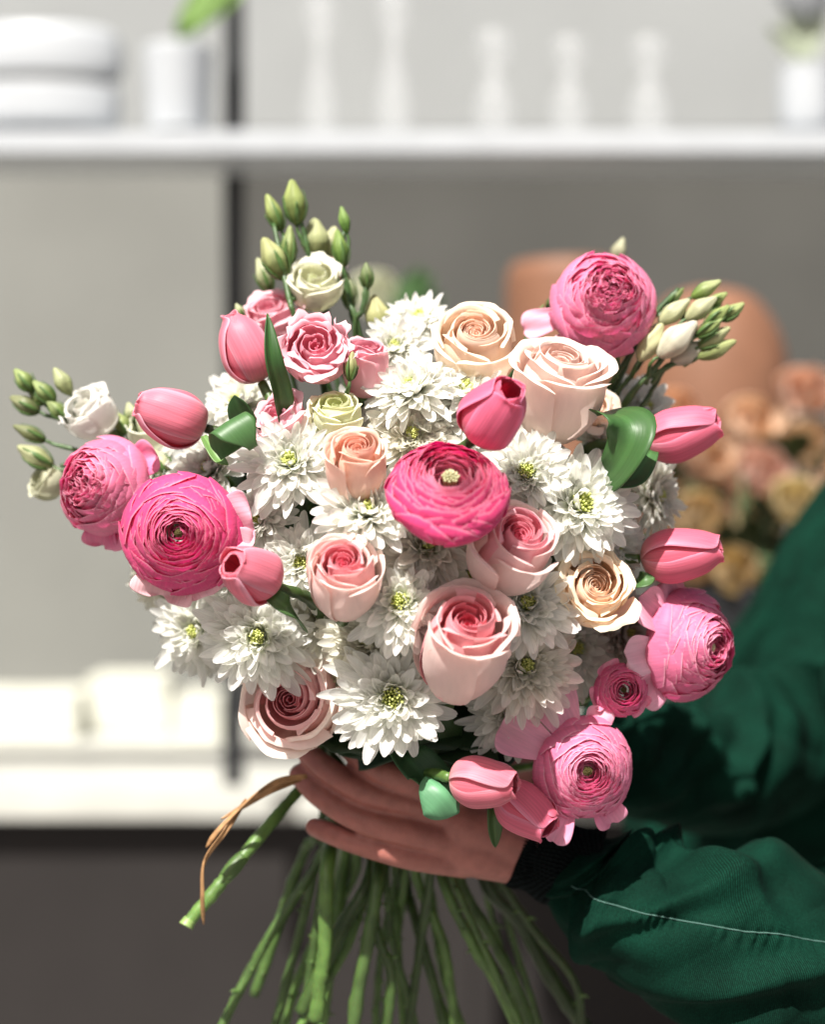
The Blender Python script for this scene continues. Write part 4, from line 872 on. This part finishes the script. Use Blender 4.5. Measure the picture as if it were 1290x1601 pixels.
# ------------------------------------------------------------------ dry raffia strand and the bent cut stem
G, c, uv = tube(PP(*LOW['a']), [.0034,.0036,.0038,.0038], 60, 12, (0.08,0.15,0.035), wob=.0002, col2=(0.12,0.22,0.05))
bs = thing('cut_stem', P(455,1250,.03), None, 0, 'thick bent green cut stem sticking out to the lower left', 'stem')
MB().grid(toloc(bs,G), c, uv, closed=True).build('stalk', M_STEM, bs)
G, c, uv = tube(PP((352,1372,-.010),(361,1361,-.0085),(371,1349,-.006),(380,1339,-.004)), [.0040,.0046,.0045,.0038], 14, 12, (0.07,0.13,0.03)); MB().grid(toloc(bs,G), c, uv, closed=True).build('node', M_STEM, bs)
G, c, uv = tube(PP((297,1437,-.0145),(293,1443.5,-.015),(290.5,1448,-.0155)), [.0037,.0041,.0046], 8, 14, (0.22,0.33,0.10)); MB().grid(toloc(bs,G), c, uv, closed=True).build('cut_end', M_STEM, bs)
for q in range(0):
    pass
M_DRY = simple('dry_leaf', (0.36,0.20,0.09), 0.6, 0.3, 200, 0.3)
dl = thing('dry_leaf', P(470,1215,.0), None, 0, 'withered papery brown leaf strand curling from the hand over the bent stem', 'leaf')
for i,(pts,wd) in enumerate((([(480,1214,-.015),(430,1222,-.02),(385,1252,-.025),(340,1295,-.03),(322,1325,-.03)],6),([(385,1250,-.02),(350,1300,-.03),(318,1345,-.03),(314,1400,-.028),(318,1445,-.02)],5),([(470,1218,-.01),(420,1235,-.02),(372,1262,-.02),(345,1280,-.02)],6))):
    blade(dl, PP(*pts), wd, (0.40,0.23,0.12), sideways=(.2,-1,.5), cup=.7, mat_=M_DRY, nm='strand', twist=R.uniform(1,3), prof=(.3,4,.7))

# ------------------------------------------------------------------ the person: hands and arms as one body, jacket over it
def chain_mb(mb, pts, nr=20, nseg=18):
    """pts: (px,py,y,r_px) -> closed tapered tube with round ends"""
    w_ = [(*P(a,b,c),r*PX*(1+c)) for a,b,c,r in pts]; A = np.array(w_)
    t = np.linspace(0,1,nseg); c = catmull(A, t); r = c[:,3]; c = c[:,:3]
    T0 = c[0]-c[1]; T0/=np.linalg.norm(T0); T1 = c[-1]-c[-2]; T1/=np.linalg.norm(T1)
    a = np.linspace(0,math.pi/2,6)[:-1]
    c = np.vstack([[c[0]+T0*r[0]*math.cos(x) for x in a], c, [c[-1]+T1*r[-1]*math.sin(x) for x in a[1:]], [c[-1]+T1*r[-1]]])
    r = np.concatenate([[max(1e-5, r[0]*math.sin(x)) for x in a], r, [r[-1]*math.cos(x) for x in a[1:]], [1e-5]])
    T = np.gradient(c,axis=0); T/=np.linalg.norm(T,axis=1,keepdims=True)+1e-9
    A_ = np.cross(T,[0.13,1,0.21]); A_/=np.linalg.norm(A_,axis=1,keepdims=True); B = np.cross(T,A_)
    th = np.linspace(0,2*np.pi,nr,endpoint=False)
    G = c[:,None,:]+r[:,None,None]*(np.cos(th)[None,:,None]*A_[:,None,:]+np.sin(th)[None,:,None]*B[:,None,:])
    mb.grid(G,(1,1,1),closed=True)
def fuse(mb, name, material, voxel, smooth=4, parent=None):
    """voxel-fuse overlapping closed tubes into one continuous skin"""
    o = mb.build(name, material); import bmesh
    b = bmesh.new(); b.from_mesh(o.data); bmesh.ops.remove_doubles(b, verts=b.verts, dist=2e-5); bmesh.ops.holes_fill(b, edges=b.edges, sides=0)
    bmesh.ops.recalc_face_normals(b, faces=b.faces); b.to_mesh(o.data); b.free()
    m = o.modifiers.new('r','REMESH'); m.mode = 'VOXEL'; m.voxel_size = voxel; m.use_smooth_shade = True
    m = o.modifiers.new('s','SMOOTH'); m.factor = 0.5; m.iterations = smooth
    dg = bpy.context.evaluated_depsgraph_get(); me = bpy.data.meshes.new_from_object(o.evaluated_get(dg))
    o.modifiers.clear(); o.data = me; 
    if not me.materials: me.materials.append(material)
    for p in me.polygons: p.use_smooth = True
    if parent is not None: o.parent = parent
    return o
hb = MB()
chain_mb(hb, [(725,1262,.004,32),(655,1226,-.014,26),(592,1202,-.016,23),(545,1165,.004,21),(525,1142,.02,18)])       # index
chain_mb(hb, [(725,1290,.004,30),(645,1259,-.014,22),(572,1240,-.016,20),(512,1204,-.002,20.5),(482,1178,.012,18)])     # middle
chain_mb(hb, [(725,1318,.004,30),(642,1302,-.016,22.5),(562,1281,-.016,20.5),(502,1244,-.002,20),(468,1212,.014,17)])   # ring
chain_mb(hb, [(725,1345,.006,28),(642,1340,-.010,20.5),(565,1320,-.010,18.5),(518,1303,-.001,17.5),(492,1293,.008,15)]) # little
chain_mb(hb, [(712,1285,.000,42),(740,1295,.002,46),(800,1320,.008,44),(860,1345,.012,46)])
chain_mb(hb, [(712,1318,.002,40),(745,1328,.004,44),(800,1340,.010,42),(860,1350,.014,46)])
chain_mb(hb, [(735,1290,.016,44),(790,1320,.020,42),(850,1345,.020,44)])
chain_mb(hb, [(780,1290,.022,36),(720,1250,.055,36),(665,1225,.085,30),(615,1215,.100,26),(585,1210,.100,22)])            # thumb behind the stems
chain_mb(hb, [(840,1345,.014,52),(960,1390,.01,70),(1120,1450,.00,90),(1330,1540,.02,105),(1420,1560,.05,110)])
chain_mb(hb, [(1400,1560,.05,115),(1440,1300,.14,120),(1440,1050,.22,115),(1420,900,.28,110)])
chain_mb(hb, [(1430,900,.42,90),(1450,1150,.50,150),(1450,1500,.50,170),(1450,1800,.50,170)])
chain_mb(hb, [(1310,940,.43,75),(1235,1110,.385,60),(1140,1200,.31,55),(1040,1195,.25,48),(950,1190,.18,40),(890,1200,.15,38)])
for k,(x_,y_) in enumerate(((905,1170),(890,1190),(885,1212),(890,1235))):                                                   # the far hand steadying the stems from behind
    chain_mb(hb, [(x_,y_,.15,20),(x_-60,y_+14,.14,19),(x_-110,y_+30,.125,17),(x_-140,y_+42,.11,15)])
body = fuse(hb, 'person', M_SKIN, 0.0014, 3)
tag(body, 'person in a dark green work jacket holding the bouquet by its stems from the right', 'person')

def sleeve_grid(path, folds, nt=150, nth=120, seed=3, flat=1.0, amp=2.2, noise=2.4, seam=False):
    """path: (px,py,y,r_px). folds: list of (t0, th0, length, width, height, slope)"""
    rs = np.random.RandomState(seed)
    A = np.array([(*P(a,b,c),r*PX*(1+c)) for a,b,c,r in path]); t = np.linspace(0,1,nt); c = catmull(A,t); r = c[:,3]; c = c[:,:3]
    T = np.gradient(c,axis=0); T/=np.linalg.norm(T,axis=1,keepdims=True)
    Bk = np.array([0,-1.0,0]); U_ = np.cross(T,Bk); U_/=np.linalg.norm(U_,axis=1,keepdims=True); U_*=np.sign(U_[:,2:3]+1e-9); F = np.cross(U_,T); F*=np.sign(-F[:,1:2])
    th = np.linspace(0,2*np.pi,nth,endpoint=False)   # th=0 up, pi/2 towards camera
    TT,TH = np.meshgrid(t,th,indexing='ij'); disp = np.zeros(TT.shape)
    for (t0,th0,ln,wd,h,sl) in folds:
        dth = (TH-th0+np.pi)%(2*np.pi)-np.pi; a = (TT-t0)+sl*dth; 
        prof = np.exp(-(a/wd)**2)-0.55*np.exp(-((a-1.7*wd)/(wd*1.1))**2)-0.3*np.exp(-((a+1.9*wd)/(wd*1.3))**2)
        disp += 1.55*h*prof*np.exp(-(dth/ln)**2)
    for k in range(int(60*noise)):
        t0, th0 = rs.rand(), rs.rand()*6.28; dth = (TH-th0+np.pi)%(2*np.pi)-np.pi; sl = rs.uniform(-.12,.12); wd = rs.uniform(.008,.03)
        a = TT-t0+sl*dth; disp += amp*rs.uniform(-.0024,.0022)*np.exp(-np.abs(a)/wd)*np.exp(-(dth/rs.uniform(.3,1.0))**2)
    if seam:
        ang = np.radians(106-38*np.clip((TT-.052)/.305,0,2)**0.8); dth = TH-ang; on = sstep(.04,.09,TT)
        ph_ = np.cumsum(np.random.RandomState(2).uniform(.5,1.3,nt))[:,None]*1.25
        disp += on*(0.0016*np.sin(ph_)*np.exp(-(np.abs(dth-.07)/.09)**1.5)*(.6+.4*np.sin(TT*60)) - 0.0012*np.exp(-(dth/.03)**2))
    rad = r[:,None]+disp
    G = c[:,None,:]+rad[...,None]*(np.cos(TH)[...,None]*U_[:,None,:]+flat*np.sin(TH)[...,None]*F[:,None,:])
    ln = np.concatenate([[0],np.cumsum(np.linalg.norm(np.diff(c,axis=0),axis=1))])
    UV = np.stack([TH*0.045, np.broadcast_to(ln[:,None],TT.shape), np.zeros(TT.shape)],-1)
    return G, UV
# knuckle creases pressed into the skin
me = body.data; V = np.zeros(len(me.vertices)*3, np.float32); me.vertices.foreach_get('co', V); V = V.reshape(-1,3).astype(float); Nn = np.zeros(V.size, np.float32); me.vertices.foreach_get('normal', Nn); Nn = Nn.reshape(-1,3)
for (a,b,yy,dx,dy,wd) in ((592,1202,-.03,1,.35,20),(572,1240,-.03,1,.45,20),(562,1281,-.03,1,.42,20),(565,1320,-.025,1,.3,18),(512,1204,-.02,1,.8,18),(502,1244,-.02,1,.75,18),(520,1303,-.02,1,.4,16),(655,1226,-.03,1,.3,22),(645,1259,-.03,1,.3,22)):
    p = np.array(P(a,b,yy)); t_ = np.array([dx,0,-dy]); t_/=np.linalg.norm(t_); dl_ = V-p; al = dl_@t_; pr = np.linalg.norm(dl_-al[:,None]*t_,axis=1)
    m_ = np.exp(-(pr/(wd*PX*1.1))**4); cr = -0.0010*np.exp(-(al/.0011)**2)-0.0007*np.exp(-((al-.0035)/.0010)**2)-0.0006*np.exp(-((al+.0035)/.0010)**2)+0.0007*np.exp(-(al/.006)**2)
    V += Nn*(m_*cr)[:,None]
me.vertices.foreach_set('co', V.astype(np.float32).ravel()); me.update()
# near sleeve
H2 = math.pi/2
folds = [(.06,.3,1.6,.022,.008,.02),(.17,.2,1.3,.035,.006,.09),(.30,.5,1.0,.03,.006,-.10),(.36,.0,.9,.05,.010,.06),(.52,.0,.9,.045,-.013,.05),(.66,.1,1.0,.05,.010,.04),
         (.44,1.2,.9,.025,.006,.14),(.56,1.3,.8,.028,.005,.16),(.24,1.3,.8,.02,.004,.12),(.75,1.2,.8,.03,.006,-.12),(.86,.5,1.0,.04,.009,.05),(.15,2.4,1.2,.03,.004,0),(.35,2.5,1.2,.03,.004,.1),(.65,2.3,1.2,.03,.004,.1),
         (.5,2.0,.7,.02,.003,-.1),(.08,1.6,1.0,.015,.004,.05)]
G, UV = sleeve_grid([(895,1345,.008,62),(935,1385,.004,96),(1010,1425,-.005,118),(1120,1465,-.01,132),(1240,1500,.0,150),(1360,1540,.03,170),(1450,1500,.08,180),(1480,1300,.16,175),(1470,1100,.25,165),(1450,950,.32,150)], folds, nt=460, nth=220, seed=4, seam=True)
mbs = MB(); mbs.grid(G, M_JACKET and (1,1,1), UV, closed=True)
slv = mbs.build('jacket_sleeve', M_JACKET, body); slv['label'] = 'crumpled near sleeve in dark green twill'
SG = G
# seam thread along the sleeve with stitches and puckered edge
def seampt(i, ang):
    q = ang/360*220; j = int(q); f = q-j; return SG[i,j%220]*(1-f)+SG[i,(j+1)%220]*f
rows = np.arange(24,240,1); seam = np.array([seampt(i, 106-38*((i/459-.052)/.305)**0.8) for i in rows]); nrm = seam-SG[rows].mean(axis=1); nrm/=np.linalg.norm(nrm,axis=1,keepdims=True)
G, c, uv = tube(list(map(tuple, seam+nrm*0.0004)), .00035, 260, 6, (1,1,1)); MB().grid(G,c,uv,closed=True).build('seam_thread', M_THREAD, slv)
# knit cuff
n1, n2 = 60, 96; A = np.array([(*P(a,b,c),r*PX*(1+c)) for a,b,c,r in [(800,1330,.010,50),(830,1338,.012,56),(875,1350,.012,64),(925,1368,.010,72)]]); t = np.linspace(0,1,n1); c = catmull(A,t)
T = np.gradient(c[:,:3],axis=0); T/=np.linalg.norm(T,axis=1,keepdims=True); U_ = np.cross(T,[0,-1,0]); U_/=np.linalg.norm(U_,axis=1,keepdims=True); F=np.cross(U_,T)
th = np.linspace(0,2*np.pi,n2*4,endpoint=False); rr_ = c[:,3:4]*(1+0.03*np.sign(np.sin(th*60))*np.abs(np.sin(th*60))**.5)[None,:]; rr_[0]*=0.93; rr_ *= (1+0.05*np.sin(t*14))[:,None]
G = c[:,None,:3]+rr_[...,None]*(np.cos(th)[None,:,None]*U_[:,None,:]+np.sin(th)[None,:,None]*F[:,None,:])
G = np.concatenate([c[None,:1,:3].repeat(1,0)*0+ (c[0,:3]+(G[0]-c[0,:3])*0.90)[None], G],0)
MB().grid(G,(1,1,1),np.zeros(G.shape)+G,closed=True).build('cuff', M_CUFF, body)
# far sleeve
ff = [(.1,.5,1.4,.03,.008,.05),(.3,.8,1.2,.04,.009,-.1),(.42,1.2,1.0,.03,.008,.12),(.55,.4,1.2,.05,.01,.05),(.7,1.2,1.2,.04,.009,-.1),(.2,1.6,1.0,.02,.006,.1)]
G, UV = sleeve_grid([(925,1185,.17,55),(960,1185,.19,80),(1040,1195,.24,92),(1140,1200,.30,105),(1245,1130,.38,112),(1330,960,.42,118),(1370,850,.44,110)], ff, nt=150, nth=110, seed=9)
o = MB().grid(G,(1,1,1),UV,closed=True).build('jacket_sleeve', M_JACKET, body, sub=1); o['label'] = 'far sleeve reaching behind the bouquet'
# torso of the jacket with long vertical drapes
A = [(1520,640,.44,60),(1480,700,.44,130),(1430,820,.44,190),(1395,960,.44,225),(1340,1150,.50,325),(1325,1290,.50,345),(1400,1500,.50,330),(1450,1800,.50,300)]
nt, nth = 160, 160; Aw = np.array([(*P(a,b,c),r*PX*(1+c)) for a,b,c,r in A]); t=np.linspace(0,1,nt); c = catmull(Aw,t); th=np.linspace(0,2*np.pi,nth,endpoint=False); TT,TH=np.meshgrid(t,th,indexing='ij')
rad = c[:,3:4]*(1+0.03*np.sin(TH*9+3*TT)+0.025*np.sin(TH*17-5*TT+1)+0.02*np.sin(TH*5+9*TT)+0.015*np.sin(TT*30+TH*3)+.035*np.exp(-(((TH-4.0-.3*TT)/.12)**2))+.04*np.exp(-(((TH-4.35+.2*TT)/.1)**2)))
G = np.stack([c[:,0:1]+rad*np.cos(TH), c[:,1:2]+0.75*rad*np.sin(TH), np.broadcast_to(c[:,2:3],rad.shape)],-1); UV = np.stack([TH*.15,np.broadcast_to(-c[:,2:3],rad.shape),0*TH],-1)
MB().grid(G,(1,1,1),UV,closed=True).build('jacket_body', M_JACKET, body, sub=1)

# ------------------------------------------------------------------ bucket of beige roses behind on the right, white bloom behind the top
MR = petal_mat('background_petal')
bk = thing('flower_bucket', Vector((X(1180,1.15),1.15,ZT)), None, 0, 'dark bucket of blurred beige and pink roses behind the person at the right', 'flowers')
G = lathe([(0,0),(.11,0),(.13,.07),(.12,.07),(0,.06)], ns=24); MB().grid(G,(1,1,1),closed=True).build('bucket', M_BLACK, bk)
M_BKL = simple('bucket_leaf',(0.06,0.075,0.025),.6)
def bg_head(par, px, py, y, rpx, col):
    mb = MB(); p = np.array(P(px,py,y)-MW[par.name].translation); rr = rpx*PX*(1+y)
    for k in range(14):
        f=(k+.5)/14; G,UV,U,T = shell([(0.1*rr,-.8*rr),(rr*(.3+.5*f),-.5*rr),(rr*(.1+.9*f),.1*rr),(rr*(.05+.9*f),.5*rr*(1.2-f))], R.rand()*6.28, 1.1, nv=8, nu=7, ruf=rr*.03, spiral=.1)
        G = G@np.array(Matrix.Rotation(math.radians(50),3,'X')).T if True else G
        mb.grid(G+p, np.array(col)*R.uniform(.85,1.1), UV)
    mb.build('bloom', MR, par)
for (px,py,r,col) in ((1060,640,44,(.75,.48,.32)),(1180,655,50,(.78,.55,.38)),(1262,610,50,(.80,.55,.42)),(1110,715,50,(.72,.50,.34)),(1195,735,48,(.76,.50,.40)),(1270,690,48,(.74,.56,.38)),(1100,800,44,(.62,.46,.26)),(1190,820,52,(.70,.58,.34)),(1250,780,46,(.66,.54,.30)),(1080,880,40,(.42,.26,.14)),(1150,890,44,(.50,.36,.18)),(1310,740,50,(.7,.5,.35)),(1340,650,50,(.7,.5,.35)),(1350,800,50,(.6,.5,.3))):
    bg_head(bk, px, py, 1.1+R.uniform(-.08,.12), r, col)
for k in range(45):
    px, py = R.uniform(1060,1340), R.uniform(700,960); a = P(px,py,1.18)-MW[bk.name].translation; b = a+Vector((R.uniform(-.06,.06),R.uniform(-.04,.04),R.uniform(.0,.05)))
    bgleaf(bk, a, b, R.uniform(.010,.018), M_BKL)
for k in range(24):
    px, py = R.uniform(1060,1330), R.uniform(700,900); a = P(px,py,1.2)-MW[bk.name].translation
    G,c,uv = tube([tuple(a),tuple(a*.5),(R.uniform(-.05,.05),R.uniform(-.05,.05),.1)], .004, 10, 6, (0.05,0.09,0.03)); MB().grid(G,c,uv,closed=True).build('stem', M_STEM, bk)
sb = thing('white_flower', P(585,455,1.6), None, 0, 'blurred white bloom with dark green leaves behind the top of the bouquet', 'flowers')
bg_head(sb, 588,452,1.6,42,(.85,.86,.70))
for a,b in (((.02,0,-.05),(.09,0,.02)),((.03,0,-.08),(.1,.02,-.01)),((.02,0,-.06),(.075,0,.03))):
    bgleaf(sb, a, b, .022, simple('deep_leaf',(0.045,0.10,0.03),.5))
G,c,uv = tube([(0,0,0),(.02,0,-.3),(0,0,ZT-MW[sb.name].translation.z)], .006, 12, 6, (.05,.1,.03)); MB().grid(G,c,uv,closed=True).build('stem', M_STEM, sb)
